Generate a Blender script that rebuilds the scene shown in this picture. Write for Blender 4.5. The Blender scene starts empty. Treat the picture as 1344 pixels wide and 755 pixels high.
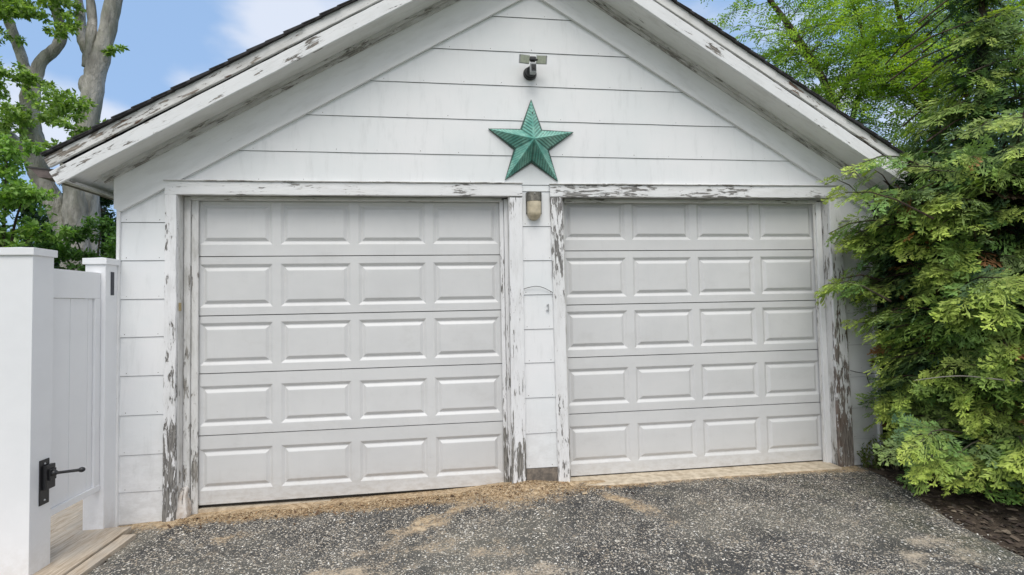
import bpy, bmesh, math, random
import numpy as np
from mathutils import Vector, Matrix, noise

random.seed(7)
rng = np.random.default_rng(7)
scene = bpy.context.scene
COL = scene.collection
PI = math.pi

# ------------------------------------------------------------------ helpers
def tag(o, label=None, cat=None, group=None, kind=None):
    if label: o['label'] = label
    if cat: o['category'] = cat
    if group: o['group'] = group
    if kind: o['kind'] = kind
    return o

def empty(name, loc, label, cat, group=None):
    o = bpy.data.objects.new(name, None)
    o.empty_display_size = 0.2
    COL.objects.link(o)
    o.location = loc
    tag(o, label, cat, group)
    return o

WM = {}
def wmat(o):
    if o is None: return Matrix.Identity(4)
    m = Matrix.Translation(o.location) if o.type == 'EMPTY' else o.matrix_basis.copy()
    return (wmat(o.parent) @ m) if o.parent else m

def link(name, me, mat, parent=None, world=None):
    """link a mesh whose vertices are in the frame `world`, under parent"""
    o = bpy.data.objects.new(name, me)
    if mat is not None and not me.materials:
        for m in (mat if isinstance(mat, (list, tuple)) else [mat]):
            me.materials.append(m)
    COL.objects.link(o)
    world = world or Matrix.Identity(4)
    if parent is not None:
        o.parent = parent
        o.matrix_parent_inverse = Matrix.Identity(4)
        o.matrix_basis = wmat(parent).inverted() @ world
    else:
        o.matrix_basis = world
    return o

def bm_obj(name, bm, mat, parent=None, world=None, smooth=False):
    bmesh.ops.recalc_face_normals(bm, faces=bm.faces[:])
    me = bpy.data.meshes.new(name)
    bm.to_mesh(me); bm.free()
    if smooth:
        me.polygons.foreach_set('use_smooth', [True] * len(me.polygons))
    return link(name, me, mat, parent, world)

def box(bm, lo, hi, bevel=0.0, M=None):
    n0 = len(bm.verts)
    x0, y0, z0 = lo; x1, y1, z1 = hi
    vs = [bm.verts.new(v) for v in [(x0,y0,z0),(x1,y0,z0),(x1,y1,z0),(x0,y1,z0),(x0,y0,z1),(x1,y0,z1),(x1,y1,z1),(x0,y1,z1)]]
    fs = [bm.faces.new([vs[i] for i in f]) for f in [(0,3,2,1),(4,5,6,7),(0,1,5,4),(1,2,6,5),(2,3,7,6),(3,0,4,7)]]
    if bevel:
        es = list({e for f in fs for e in f.edges})
        bmesh.ops.bevel(bm, geom=es, offset=bevel, segments=2, affect='EDGES', profile=0.7)
    if M is not None:
        bm.verts.ensure_lookup_table()
        for v in bm.verts[n0:]:
            v.co = M @ v.co
    return

def prism(bm, pts, y0, y1):
    """polygon pts in (x,z), extruded from y0 to y1"""
    a = [bm.verts.new((p[0], y0, p[1])) for p in pts]
    b = [bm.verts.new((p[0], y1, p[1])) for p in pts]
    n = len(pts)
    bm.faces.new(a); bm.faces.new(b[::-1])
    for i in range(n):
        bm.faces.new([a[i], b[i], b[(i+1) % n], a[(i+1) % n]])

def n3(x, y, z, s=1.0):
    return noise.noise(Vector((x*s, y*s, z*s)))

def board(name, p0, p1, w0, t, mat, parent, out=(0,-1,0), w1=None, jit=0.0012, cut0=0, cut1=0, seg=0.04, face_drop=0.0):
    """a plank with its local X running p0 -> p1, width w0 -> w1 and thickness t growing along `out` from the line p0-p1.
    p0-p1 is the centre line of the BACK face. cut0, cut1 = mitre offset at each end (per unit of width)."""
    p0 = Vector(p0); p1 = Vector(p1); w1 = w1 or w0
    ax = (p1-p0); L = ax.length; ax.normalize()
    zz = Vector(out); zz = (zz - ax*zz.dot(ax)).normalized()
    yy = zz.cross(ax).normalized()
    M = Matrix((( ax.x, yy.x, zz.x, p0.x),(ax.y, yy.y, zz.y, p0.y),(ax.z, yy.z, zz.z, p0.z),(0,0,0,1)))
    N = max(2, int(L/seg))
    c = 0.003
    bm = bmesh.new()
    rings = []
    sd = random.uniform(0, 100)
    for i in range(N+1):
        f = i/N
        w = w0+(w1-w0)*f
        prof = [(-w/2, 0), (-w/2, t-c), (-w/2+c, t), (w/2-c, t), (w/2, t-c), (w/2, 0)]
        ring = []
        for k, (a, b) in enumerate(prof):
            x = L*f + a*(cut0*(1-f)+cut1*f)
            ja = n3(x, sd+k*3.1, 0, 9)*jit + n3(x, sd+k*3.1, 5, 40)*jit*0.7
            jb = n3(x, sd+k*1.7, 9, 5)*jit
            if b == 0: jb = 0
            ring.append(bm.verts.new((x, a+ja, b+jb)))
        rings.append(ring)
    for i in range(N):
        for k in range(6):
            k2 = (k+1) % 6
            bm.faces.new([rings[i][k], rings[i+1][k], rings[i+1][k2], rings[i][k2]])
    bm.faces.new(rings[0][::-1]); bm.faces.new(rings[-1])
    return bm_obj(name, bm, mat, parent, M)

def tube(bm, pts, rad, n=8, wob=0.0, cap=True):
    pts = [Vector(p) for p in pts]
    rings = []
    up = Vector((0.13, 0.21, 1)).normalized()
    for i, p in enumerate(pts):
        d = (pts[min(i+1, len(pts)-1)] - pts[max(i-1, 0)]).normalized()
        a = d.cross(Vector((0,1,0)) if abs(d.y) < .9 else Vector((1,0,0))).normalized()
        b = d.cross(a)
        r = rad[i] if isinstance(rad, (list, tuple)) else rad
        ring = []
        for k in range(n):
            t = 2*PI*k/n
            rr = r*(1 + wob*n3(p.x+math.cos(t)*r*2, p.y+math.sin(t)*r*2, p.z, 1.3/max(r, .02)*0.5))
            ring.append(bm.verts.new(p + (a*math.cos(t)+b*math.sin(t))*rr))
        rings.append(ring)
    for i in range(len(pts)-1):
        for k in range(n):
            bm.faces.new([rings[i][k], rings[i+1][k], rings[i+1][(k+1) % n], rings[i][(k+1) % n]])
    if cap:
        bm.faces.new(rings[0][::-1]); bm.faces.new(rings[-1])

def smooth_path(pts, rad, sub=5):
    """catmull-rom through pts"""
    P = [Vector(p) for p in pts]; out = []; R = []
    for i in range(len(P)-1):
        a = P[max(i-1, 0)]; b = P[i]; c = P[i+1]; d = P[min(i+2, len(P)-1)]
        for j in range(sub):
            t = j/sub
            out.append(0.5*((2*b)+(c-a)*t+(2*a-5*b+4*c-d)*t*t+(3*b-a-3*c+d)*t**3))
            R.append(rad[i]+(rad[i+1]-rad[i])*t)
    out.append(P[-1]); R.append(rad[-1])
    return out, R

# ------------------------------------------------------------------ node helpers
class NT:
    def __init__(self, name):
        self.m = bpy.data.materials.new(name); self.m.use_nodes = True
        self.t = self.m.node_tree; self.t.nodes.clear()
        self.out = self.n('ShaderNodeOutputMaterial')
    def n(self, typ, **kw):
        x = self.t.nodes.new(typ)
        for k, v in kw.items():
            if k in ('operation', 'blend_type', 'data_type', 'noise_dimensions', 'feature', 'attribute_name', 'interpolation_type', 'distance', 'wave_type', 'bands_direction', 'clamp', 'voronoi_dimensions'):
                setattr(x, k, v)
        return x
    def l(self, a, b): self.t.links.new(a, b)
    def val(self, sock, v):
        if hasattr(v, 'links') or isinstance(v, bpy.types.NodeSocket): self.l(v, sock)
        else: sock.default_value = v
    def coord(self, kind='Object', scale=(1,1,1), loc=(0,0,0)):
        tc = self.n('ShaderNodeTexCoord')
        mp = self.n('ShaderNodeMapping')
        mp.inputs['Scale'].default_value = scale
        mp.inputs['Location'].default_value = loc
        if kind == 'World':
            g = self.n('ShaderNodeNewGeometry'); self.l(g.outputs['Position'], mp.inputs[0])
        elif kind == 'ObjRand':
            oi = self.n('ShaderNodeObjectInfo')
            ml = self.math('MULTIPLY', oi.outputs['Random'], 37.0)
            cb = self.n('ShaderNodeCombineXYZ')
            for i in range(3): self.l(ml, cb.inputs[i])
            ad = self.n('ShaderNodeVectorMath', operation='ADD')
            self.l(tc.outputs['Object'], ad.inputs[0]); self.l(cb.outputs[0], ad.inputs[1])
            self.l(ad.outputs[0], mp.inputs[0])
        else:
            self.l(tc.outputs[kind], mp.inputs[0])
        return mp.outputs[0]
    def noise(self, vec, scale, detail=4, rough=0.55, dist=0.0):
        x = self.n('ShaderNodeTexNoise')
        self.l(vec, x.inputs['Vector'])
        x.inputs['Scale'].default_value = scale; x.inputs['Detail'].default_value = detail
        x.inputs['Roughness'].default_value = rough; x.inputs['Distortion'].default_value = dist
        return x.outputs['Fac']
    def vor(self, vec, scale, feature='F1', out='Distance', rand=1.0):
        x = self.n('ShaderNodeTexVoronoi', feature=feature)
        self.l(vec, x.inputs['Vector']); x.inputs['Scale'].default_value = scale
        x.inputs['Randomness'].default_value = rand
        return x.outputs[out]
    def math(self, op, a, b=0.0, clamp=False):
        x = self.n('ShaderNodeMath', operation=op); x.use_clamp = clamp
        self.val(x.inputs[0], a); self.val(x.inputs[1], b)
        return x.outputs[0]
    def ramp(self, fac, lo, hi, a=0.0, b=1.0):
        x = self.n('ShaderNodeMapRange'); x.interpolation_type = 'SMOOTHSTEP' if lo < hi else 'LINEAR'
        self.l(fac, x.inputs[0]); x.inputs[1].default_value = lo; x.inputs[2].default_value = hi
        x.inputs[3].default_value = a; x.inputs[4].default_value = b
        x.clamp = True
        return x.outputs[0]
    def mix(self, fac, a, b, blend='MIX'):
        x = self.n('ShaderNodeMix', data_type='RGBA', blend_type=blend)
        self.val(x.inputs[0], fac)
        self.val(x.inputs[6], a if not isinstance(a, tuple) else (*a[:3], 1))
        self.val(x.inputs[7], b if not isinstance(b, tuple) else (*b[:3], 1))
        return x.outputs[2]
    def bump(self, h, strength=0.5, dist=0.01, nrm=None):
        x = self.n('ShaderNodeBump'); x.inputs['Strength'].default_value = strength
        x.inputs['Distance'].default_value = dist
        self.l(h, x.inputs['Height'])
        if nrm is not None: self.l(nrm, x.inputs['Normal'])
        return x.outputs[0]
    def bsdf(self, col, rough=0.6, nrm=None, metal=0.0, spec=0.5):
        b = self.n('ShaderNodeBsdfPrincipled')
        self.val(b.inputs['Base Color'], (*col[:3], 1) if isinstance(col, tuple) else col)
        self.val(b.inputs['Roughness'], rough)
        b.inputs['Metallic'].default_value = metal
        b.inputs['Specular IOR Level'].default_value = spec
        if nrm is not None: self.l(nrm, b.inputs['Normal'])
        self.l(b.outputs[0], self.out.inputs[0])
        return b

def M_paint(name, peel, paint=(0.84, 0.84, 0.84), fine=26, grad=None, dirt=0.12, wood=(0.27, 0.245, 0.22), stretch=7.0, brown=0.0):
    """old white paint flaking off weathered boards; local X is the grain. peel = 0..1 amount.
    grad = (axis, v0, v1, amount): extra peeling from v0 to v1 along world axis."""
    T = NT(name)
    v = T.coord('ObjRand', (1.0/stretch*3, 3, 3))
    vi = T.coord('ObjRand', (1, 1, 1))
    big = T.noise(vi, 2.3, 3, 0.6)
    med = T.noise(v, fine*0.35, 5, 0.62, 0.6)
    fin = T.noise(v, fine, 4, 0.6)
    s = T.math('ADD', T.math('MULTIPLY', med, 0.50), T.math('MULTIPLY', fin, 0.34))
    s = T.math('ADD', s, T.math('MULTIPLY', big, 0.42))
    if grad:
        g = T.n('ShaderNodeNewGeometry'); sp = T.n('ShaderNodeSeparateXYZ'); T.l(g.outputs['Position'], sp.inputs[0])
        for (ax, v0, v1, amt) in (grad if isinstance(grad, list) else [grad]):
            gr = T.n('ShaderNodeMapRange'); T.l(sp.outputs[ax], gr.inputs[0])
            gr.inputs[1].default_value = v0; gr.inputs[2].default_value = v1; gr.inputs[3].default_value = 0; gr.inputs[4].default_value = amt
            gr.clamp = True
            s = T.math('ADD', s, gr.outputs[0])
    th = 0.80 - 0.22*peel
    mask = T.ramp(s, th, th+0.012)
    edge = T.ramp(s, th-0.03, th)
    edge = T.math('SUBTRACT', edge, mask)
    grain = T.noise(T.coord('ObjRand', (1.2, 22, 22)), 9, 5, 0.6)
    woodc = T.mix(T.ramp(grain, .35, .68), tuple(c*0.42 for c in wood), tuple(min(1, c*1.45) for c in wood))
    if brown > 0:
        bn = T.noise(vi, 4.1, 2)
        woodc = T.mix(T.math('MULTIPLY', T.ramp(bn, .45, .6), brown), woodc, (0.16, 0.085, 0.055))
    dirtn = T.noise(T.coord('ObjRand', (0.8, 3, 3)), 5, 5, 0.65)
    pc = T.mix(T.math('MULTIPLY', T.ramp(dirtn, .42, .75), dirt*3), paint, tuple(c*0.72 for c in (paint[0], paint[1]*.99, paint[2]*.96)))
    pc = T.mix(T.math('MULTIPLY', edge, 0.35), pc, (0.42, 0.40, 0.37))
    # hairline cracks along the grain
    cr = T.vor(T.coord('ObjRand', (2.2, 26, 26)), 3.0, 'DISTANCE_TO_EDGE')
    crm = T.math('MULTIPLY', T.ramp(cr, 0.035, 0.0), T.ramp(s, th-0.14, th-0.02))
    pc = T.mix(T.math('MULTIPLY', crm, 0.55), pc, (0.3, 0.28, 0.26))
    col = T.mix(mask, pc, woodc)
    h = T.math('SUBTRACT', T.math('MULTIPLY', T.noise(v, 30, 3), 0.15), mask)
    h = T.math('ADD', h, T.math('MULTIPLY', grain, 0.18))
    T.bsdf(col, T.ramp(mask, 0, 1, 0.5, 0.85), T.bump(h, 0.9, 0.006), spec=0.3)
    return T.m

def M_siding():
    T = NT('siding_paint')
    w = T.coord('World')
    a = T.noise(w, 1.1, 4, 0.6)
    b = T.noise(T.coord('World', (6, 1, 1.1)), 3, 5, 0.65)
    col = T.mix(T.ramp(a, .35, .7), (0.85, 0.85, 0.855), (0.79, 0.81, 0.815))
    col = T.mix(T.math('MULTIPLY', T.ramp(b, .5, .8), 0.5), col, (0.66, 0.67, 0.67))
    # faint vertical combing of cement shingles
    comb = T.noise(T.coord('World', (90, 1, 3)), 1.0, 3, 0.6)
    sp = T.noise(w, 55, 2, 0.5)
    spots = T.ramp(sp, .76, .80)
    col = T.mix(T.math('MULTIPLY', spots, 0.5), col, (0.3, 0.3, 0.3))
    g = T.n('ShaderNodeNewGeometry'); s = T.n('ShaderNodeSeparateXYZ'); T.l(g.outputs['Position'], s.inputs[0])
    low = T.math('MULTIPLY', T.ramp(s.outputs[2], 0.75, 0.05), T.ramp(T.noise(T.coord('World', (3, 1, 5)), 4, 5, .7), .3, .7))
    col = T.mix(T.math('MULTIPLY', low, 0.35), col, (0.42, 0.40, 0.37))
    h = T.math('ADD', T.math('MULTIPLY', comb, 0.5), T.noise(w, 14, 4))
    T.bsdf(col, 0.55, T.bump(h, 0.35, 0.003), spec=0.3)
    return T.m

def M_simple(name, col, rough=0.5, metal=0, var=0.12, scale=12, bump=0.15, spec=0.5, col2=None):
    T = NT(name)
    v = T.coord('World')
    n = T.noise(v, scale, 5, 0.6)
    c2 = col2 or tuple(c*(1-var*2.2) for c in col)
    c = T.mix(T.ramp(n, .35, .7), tuple(col), tuple(c2))
    f = T.noise(v, scale*9, 3, 0.6)
    T.bsdf(c, T.ramp(n, .3, .7, rough*0.85, min(1, rough*1.15)), T.bump(f, bump, 0.002), metal, spec)
    return T.m

def M_door():
    T = NT('door_enamel')
    w = T.coord('World')
    grain = T.noise(T.coord('World', (2.5, 1, 60)), 4, 4, 0.6)
    a = T.noise(w, 1.6, 5, 0.65)
    col = T.mix(T.ramp(a, .35, .7), (0.705, 0.705, 0.70), (0.655, 0.657, 0.655))
    oi = T.n('ShaderNodeObjectInfo')
    col = T.mix(T.math('MULTIPLY', oi.outputs['Random'], .22), col, (0.56, 0.555, 0.54))
    gr_ = T.noise(T.coord('World', (1.2, 1, 2.0)), 2.3, 6, .7)
    col = T.mix(T.math('MULTIPLY', T.ramp(gr_, .52, .75), .35), col, (0.52, 0.51, 0.49))
    st = T.noise(T.coord('World', (9, 1, 0.8)), 3, 5, 0.65)
    col = T.mix(T.math('MULTIPLY', T.ramp(st, .55, .8), 0.22), col, (0.52, 0.515, 0.505))
    g = T.n('ShaderNodeNewGeometry'); s = T.n('ShaderNodeSeparateXYZ'); T.l(g.outputs['Position'], s.inputs[0])
    low = T.math('MULTIPLY', T.ramp(s.outputs[2], 0.28, 0.03), T.ramp(T.noise(T.coord('World', (4, 1, 9)), 3, 6, .7), .35, .7))
    col = T.mix(T.math('MULTIPLY', low, 0.5), col, (0.40, 0.36, 0.31))
    sc = T.noise(T.coord('World', (14, 1, 30)), 4, 3, 0.5)
    col = T.mix(T.math('MULTIPLY', T.ramp(sc, .74, .77), 0.6), col, (0.32, 0.30, 0.28))
    dent = T.noise(T.coord('World', (1, 1, 1.6)), 2.6, 2, .4)
    T.bsdf(col, 0.42, T.bump(grain, 0.22, 0.0012, T.bump(dent, .35, .02)), spec=0.4)
    return T.m

def M_leaf(name, transl=0.3, rough=0.5):
    T = NT(name)
    a = T.n('ShaderNodeAttribute'); a.attribute_name = 'tint'
    n = T.noise(T.coord('World'), 30, 2)
    col = T.mix(T.ramp(n, .3, .7), a.outputs['Color'], T.mix(0.28, a.outputs['Color'], (0.0, 0.0, 0.0)))
    b = T.n('ShaderNodeBsdfPrincipled'); T.l(col, b.inputs['Base Color']); b.inputs['Roughness'].default_value = rough
    b.inputs['Specular IOR Level'].default_value = 0.35
    tr = T.n('ShaderNodeBsdfTranslucent')
    tc = T.mix(1.0, col, (1.5, 1.6, 0.6), 'MULTIPLY')
    T.l(tc, tr.inputs[0])
    mx = T.n('ShaderNodeMixShader'); mx.inputs[0].default_value = transl
    T.l(b.outputs[0], mx.inputs[1]); T.l(tr.outputs[0], mx.inputs[2]); T.l(mx.outputs[0], T.out.inputs[0])
    return T.m

def M_bark(name, c1, c2, scale=6):
    T = NT(name)
    v = T.coord('World', (1, 1, .3))
    n = T.noise(v, scale, 6, .65, .4)
    m = T.noise(T.coord('World'), 1.3, 3)
    f = T.noise(v, scale*5, 4, .6)
    c = T.mix(T.ramp(n, .35, .65), c1, c2)
    c = T.mix(T.math('MULTIPLY', T.ramp(m, .45, .65), .4), c, (0.22, 0.24, 0.17))
    h = T.math('ADD', n, T.math('MULTIPLY', f, .4))
    T.bsdf(c, .85, T.bump(h, 1.0, .09), spec=.2)
    return T.m

MP = dict(
    light=M_paint('painted_trim', 0.10, fine=24, dirt=.14),
    frieze=M_paint('painted_frieze', -0.10, (0.83, 0.83, 0.825), dirt=.12),
    soffit=M_paint('painted_soffit', 0.02, (0.84, 0.84, 0.83), dirt=.18),
    rake_top=M_paint('rake_upper_paint', 0.29, (0.76, 0.755, 0.74), fine=20, dirt=.3, wood=(.33, .29, .25), brown=.75, stretch=5, grad=(0, 1.0, -0.7, .075)),
    rake_low=M_paint('rake_lower_paint', 0.36, (0.82, 0.825, 0.83), fine=24, dirt=.12, stretch=6),
    mould=M_paint('moulding_paint', 0.52, (0.68, 0.67, 0.655), fine=30, dirt=.4, wood=(.36, .34, .31), stretch=5),
    header=M_paint('header_paint', 0.36, (0.84, 0.84, 0.84), fine=22, dirt=.14, wood=(.30, .29, .275), stretch=6, grad=[(0, 2.6, 2.7, .05), (0, 3.8, 5.0, -.05)]),
    casing=M_paint('casing_paint', 0.46, (0.84, 0.84, 0.845), fine=26, dirt=.15, wood=(.25, .24, .225), stretch=5, grad=(2, 1.3, 0.0, .13)),
    casing_mid=M_paint('casing_mid_paint', 0.40, (0.84, 0.84, 0.845), fine=34, dirt=.14, wood=(.25, .24, .22), stretch=9, grad=(2, 0.7, 0.05, .10)),
    casing_bad=M_paint('casing_bad_paint', 0.62, (0.78, 0.78, 0.78), fine=24, dirt=.18, wood=(.24, .21, .185), stretch=5, grad=[(2, 1.2, 0.0, .12), (2, 1.5, 2.4, -.08)], brown=.3),
    casing_top=M_paint('casing_top_paint', 0.28, (0.84, 0.84, 0.84), fine=24, dirt=.15, wood=(.28, .27, .26), stretch=5, grad=[(2, 1.4, 2.3, .12), (2, .6, 0.0, .08)]),
    jamb=M_paint('jamb_paint', 0.38, (0.72, 0.715, 0.70), fine=26, dirt=.4, wood=(.33, .31, .28), stretch=5, grad=(2, 1.0, 0.0, .08)),
)
m_siding = M_siding()
m_door = M_door()
m_dark = M_simple('dark_void', (0.03, 0.028, 0.026), .9)
m_gap = M_simple('gap_shadow_grey', (0.34, 0.34, 0.34), .9)  # grey that draws the shadow lines in the narrow gaps
m_rubber = M_simple('door_seal_rubber', (0.035, 0.033, 0.03), .8)
m_shingle = M_simple('asphalt_shingle', (0.022, 0.021, 0.023), .95, scale=30, bump=.8, col2=(.055, .052, .052))
m_vinyl = M_simple('white_vinyl', (0.80, 0.805, 0.82), .32, var=.02, scale=3, bump=.03)
T = NT('white_vinyl_scuffed')
w = T.coord('World'); g = T.n('ShaderNodeNewGeometry'); sz = T.n('ShaderNodeSeparateXYZ'); T.l(g.outputs['Position'], sz.inputs[0])
n = T.noise(w, 4, 5, .65); fl = T.noise(T.coord('World', (1, 1, .25)), 30, 4, .6)
c = T.mix(T.ramp(n, .35, .7), (0.86, 0.865, 0.88), (0.83, 0.835, 0.85))
c = T.mix(T.math('MULTIPLY', T.ramp(fl, .70, .78), .2), c, (0.55, 0.54, 0.52))
lo_ = T.math('MULTIPLY', T.ramp(sz.outputs[2], .22, .0), T.ramp(T.noise(w, 16, 6, .7), .3, .65))
c = T.mix(T.math('MULTIPLY', lo_, .3), c, (0.50, 0.46, 0.40))
T.bsdf(c, .36, T.bump(T.noise(w, 3, 3), .05, .004), spec=.45)
m_vinyl = T.m
m_black = M_simple('black_powder_coat', (0.018, 0.018, 0.02), .38, var=.1, bump=.1)
m_hinge = M_simple('dark_hinge', (0.03, 0.035, 0.05), .4)
m_gutter = M_simple('brown_gutter', (0.15, 0.115, 0.105), .55, var=.2, scale=20)
m_conc = M_simple('sill_concrete', (0.66, 0.57, 0.44), .95, scale=16, bump=.6, col2=(.44, .36, .26))
m_wire = M_simple('black_wire', (0.03, 0.03, 0.03), .6)
m_brick = M_simple('weathered_foundation', (0.13, 0.115, 0.10), .95, scale=30, bump=.8, col2=(.26, .22, .18))
m_glass_green = M_simple('frosted_led_lens', (0.52, 0.55, 0.44), .35, var=.08, scale=60)
m_greyplastic = M_simple('grey_plastic', (0.42, 0.43, 0.44), .4)
m_lampcap = M_simple('lamp_cap_metal', (0.16, 0.15, 0.125), .4, metal=.4, var=.25, scale=40)
m_lens = M_simple('lamp_beige_lens', (0.60, 0.52, 0.37), .35, var=.12, scale=18)
m_brass = M_simple('old_brass', (0.50, 0.40, 0.22), .5, metal=.3, scale=80)
m_bark_g = M_bark('grey_bark', (0.54, 0.51, 0.47), (0.26, 0.245, 0.22), 5)
m_bark_b = M_bark('brown_bark', (0.15, 0.11, 0.08), (0.07, 0.05, 0.04), 14)
m_leaf = M_leaf('broad_leaf', .35)
m_leaf2 = M_leaf('locust_leaf', .45)
m_cedar = M_leaf('cedar_spray', .18, .55)

# plank wood
T = NT('weathered_plank')
gr = T.noise(T.coord('World', (30, 2.2, 10)), 2.2, 6, .65, 1.2)
kn = T.noise(T.coord('World', (3, 1.5, 3)), 3, 3)
c = T.mix(T.ramp(gr, .3, .7), (0.36, 0.28, 0.20), (0.64, 0.55, 0.44))
c = T.mix(T.math('MULTIPLY', T.ramp(kn, .45, .7), .5), c, (0.50, 0.46, 0.40))
T.bsdf(c, .85, T.bump(gr, .5, .006), spec=.2)
m_plank = T.m

# star patina
T = NT('green_patina_tin')
w = T.coord('Object')
a = T.noise(w, 9, 5, .6)
c = T.mix(T.ramp(a, .3, .7), (0.09, 0.33, 0.27), (0.30, 0.60, 0.50))
e = T.noise(w, 40, 3, .6)
c = T.mix(T.math('MULTIPLY', T.ramp(e, .62, .7), .6), c, (0.10, 0.07, 0.05))
st = T.n('ShaderNodeAttribute'); st.attribute_name = 'tint'
c = T.mix(1.0, c, st.outputs['Color'], 'MULTIPLY')
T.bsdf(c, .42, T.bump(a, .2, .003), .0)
m_star = T.m
m_starrim = M_simple('rusty_tin_edge', (0.035, 0.04, 0.032), .6, scale=60, col2=(.10, .05, .03))

# ------------------------------------------------------------------ GROUND
def gz(x, y=0.0):
    pts = [(-3, -.06), (-1, -.05), (0, -.02), (2.4, .045), (5.2, .05), (8, .06), (60, .06)]
    z = pts[0][1]
    for (a, b), (c_, d) in zip(pts, pts[1:]):
        if x >= a: z = b+(d-b)*min(1, (x-a)/(c_-a))
    return z

def sandness(x, y):
    """debris and sand swept against the doors, and patches on the drive"""
    n = n3(x, y, 3.3, 2.1); m = n3(x, y, 7.7, 7.0)
    d = -0.13 - y
    s = 0.0
    if -0.25 < x < 3.0:
        wid = 0.20 + 0.09*n + 0.08*m
        if 1.7 < x < 3.0: wid += 0.30*math.exp(-((x-2.35)/.5)**2)
        s = max(s, 1.25*(1-d/wid) if d > 0 else 1.0)
    elif x < 5.3:
        wid = 0.20+0.05*n + .04*m
        s = max(s, 1.1*(1-d/wid) if d > 0 else .8)
    def blob(cx, cy, rx, ry, rot=0, amp=1):
        dx, dy = x-cx, y-cy
        c_, s_ = math.cos(rot), math.sin(rot)
        u = (dx*c_+dy*s_)/rx; v = (-dx*s_+dy*c_)/ry
        return amp*max(0, 1-(u*u+v*v)) + 0
    s = max(s, blob(1.65, -.62, .6, .16, .7, .8)+.5*m, blob(1.25, -1.15, .5, .18, .2, .75)+.5*m, blob(1.9, -.95, .5, .2, -.4, .55)+.5*m,
            blob(3.15, -.62, .45, .11, -1.0, .9)+.4*m, blob(2.1, -1.35, .5, .15, 0, .6)+.5*m, blob(3.3, -1.7, 1.0, .3, 0, .6)+.5*m,
            blob(4.6, -1.5, .5, .2, .3, .6)+.5*m, blob(.4, -.5, .25, .1, .3, .55)+.5*m)
    return max(0, min(1, s))

def gheight(x, y):
    z = gz(x, y) + 0.006*n3(x, y, 0, .9) + 0.0025*n3(x, y, 2, 6)
    # mound of rotted wood dust and sand between the doors
    if x < 3.1:
        z += 0.045*math.exp(-((x-2.45)/.38)**2)*math.exp(-((y+.14)/.16)**2)
        z += 0.016*math.exp(-((y+.13)/.07)**2)*(0.6+.8*n3(x, y, 4, 5))
    # sag at the drive's right edge
    return z

def sheet(name, xs, ys, zf, mat, inside=None, attr=None, kind='structure'):
    nx, ny = len(xs), len(ys)
    V = [(x, y, zf(x, y)) for y in ys for x in xs]
    F = []
    for j in range(ny-1):
        for i in range(nx-1):
            cx = (xs[i]+xs[i+1])/2; cy = (ys[j]+ys[j+1])/2
            if inside and not inside(cx, cy): continue
            a = j*nx+i
            F.append((a, a+1, a+nx+1, a+nx))
    me = bpy.data.meshes.new(name); me.from_pydata(V, [], F)
    if attr:
        at = me.attributes.new('sand', 'FLOAT', 'POINT')
        at.data.foreach_set('value', [attr(v[0], v[1]) for v in V])
    me.polygons.foreach_set('use_smooth', [True]*len(me.polygons))
    o = link(name, me, mat)
    tag(o, kind=kind)
    return o

# asphalt with bright aggregate worn bare
T = NT('worn_asphalt')
w = T.coord('World', (1, 1, 1))
wd = T.n('ShaderNodeVectorMath', operation='ADD')
nz = T.n('ShaderNodeTexNoise'); T.l(w, nz.inputs['Vector']); nz.inputs['Scale'].default_value = 30; nz.inputs['Detail'].default_value = 2
sc = T.n('ShaderNodeVectorMath', operation='SCALE'); T.l(nz.outputs['Color'], sc.inputs[0]); sc.inputs['Scale'].default_value = 0.018
T.l(w, wd.inputs[0]); T.l(sc.outputs[0], wd.inputs[1]); wv = wd.outputs[0]
v1c = T.n('ShaderNodeTexVoronoi'); T.l(wv, v1c.inputs['Vector']); v1c.inputs['Scale'].default_value = 90
v2c = T.n('ShaderNodeTexVoronoi'); T.l(wv, v2c.inputs['Vector']); v2c.inputs['Scale'].default_value = 190
sep = T.n('ShaderNodeSeparateColor'); T.l(v1c.outputs['Color'], sep.inputs[0])
sep2 = T.n('ShaderNodeSeparateColor'); T.l(v2c.outputs['Color'], sep2.inputs[0])
zone = T.noise(w, 1.4, 4, .6)
zone2 = T.noise(w, 4.5, 4, .65)
dens = T.math('ADD', T.ramp(zone, .36, .64, .70, .52), T.ramp(zone2, .3, .7, .12, -.12))
chip = T.math('GREATER_THAN', sep.outputs[0], dens)
chip = T.math('MULTIPLY', chip, T.math('LESS_THAN', v1c.outputs['Distance'], T.ramp(sep.outputs[2], 0, 1, .30, .60)))
chip2 = T.math('GREATER_THAN', sep2.outputs[0], T.math('ADD', dens, .16))
chip2 = T.math('MULTIPLY', chip2, T.math('LESS_THAN', v2c.outputs['Distance'], .55))
base = T.mix(T.ramp(zone2, .3, .7), (0.042, 0.043, 0.045), (0.095, 0.093, 0.089))
base = T.mix(T.math('MULTIPLY', T.ramp(T.noise(w, 60, 4, .6), .45, .7), .8), base, (0.135, 0.125, 0.11))
tone = T.noise(w, .8, 3)
base = T.mix(T.ramp(T.noise(T.coord('World', (1, 1, 1), (5, 2, 0)), .75, 4, .6), .46, .66), base, (0.155, 0.147, 0.125))
stone = T.mix(T.math('POWER', sep.outputs[1], 1.6), (0.42, 0.35, 0.26), (0.95, 0.90, 0.80))
stone2 = T.mix(sep2.outputs[1], (0.22, 0.18, 0.14), (0.70, 0.65, 0.56))
c = T.mix(T.math('MULTIPLY', chip2, .9), base, stone2)
c = T.mix(chip, c, stone)
sa = T.n('ShaderNodeAttribute'); sa.attribute_name = 'sand'
sfac = T.math('ADD', sa.outputs['Fac'], T.math('MULTIPLY', T.math('SUBTRACT', T.noise(w, 9, 7, .75), .5), 2.0))
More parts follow.
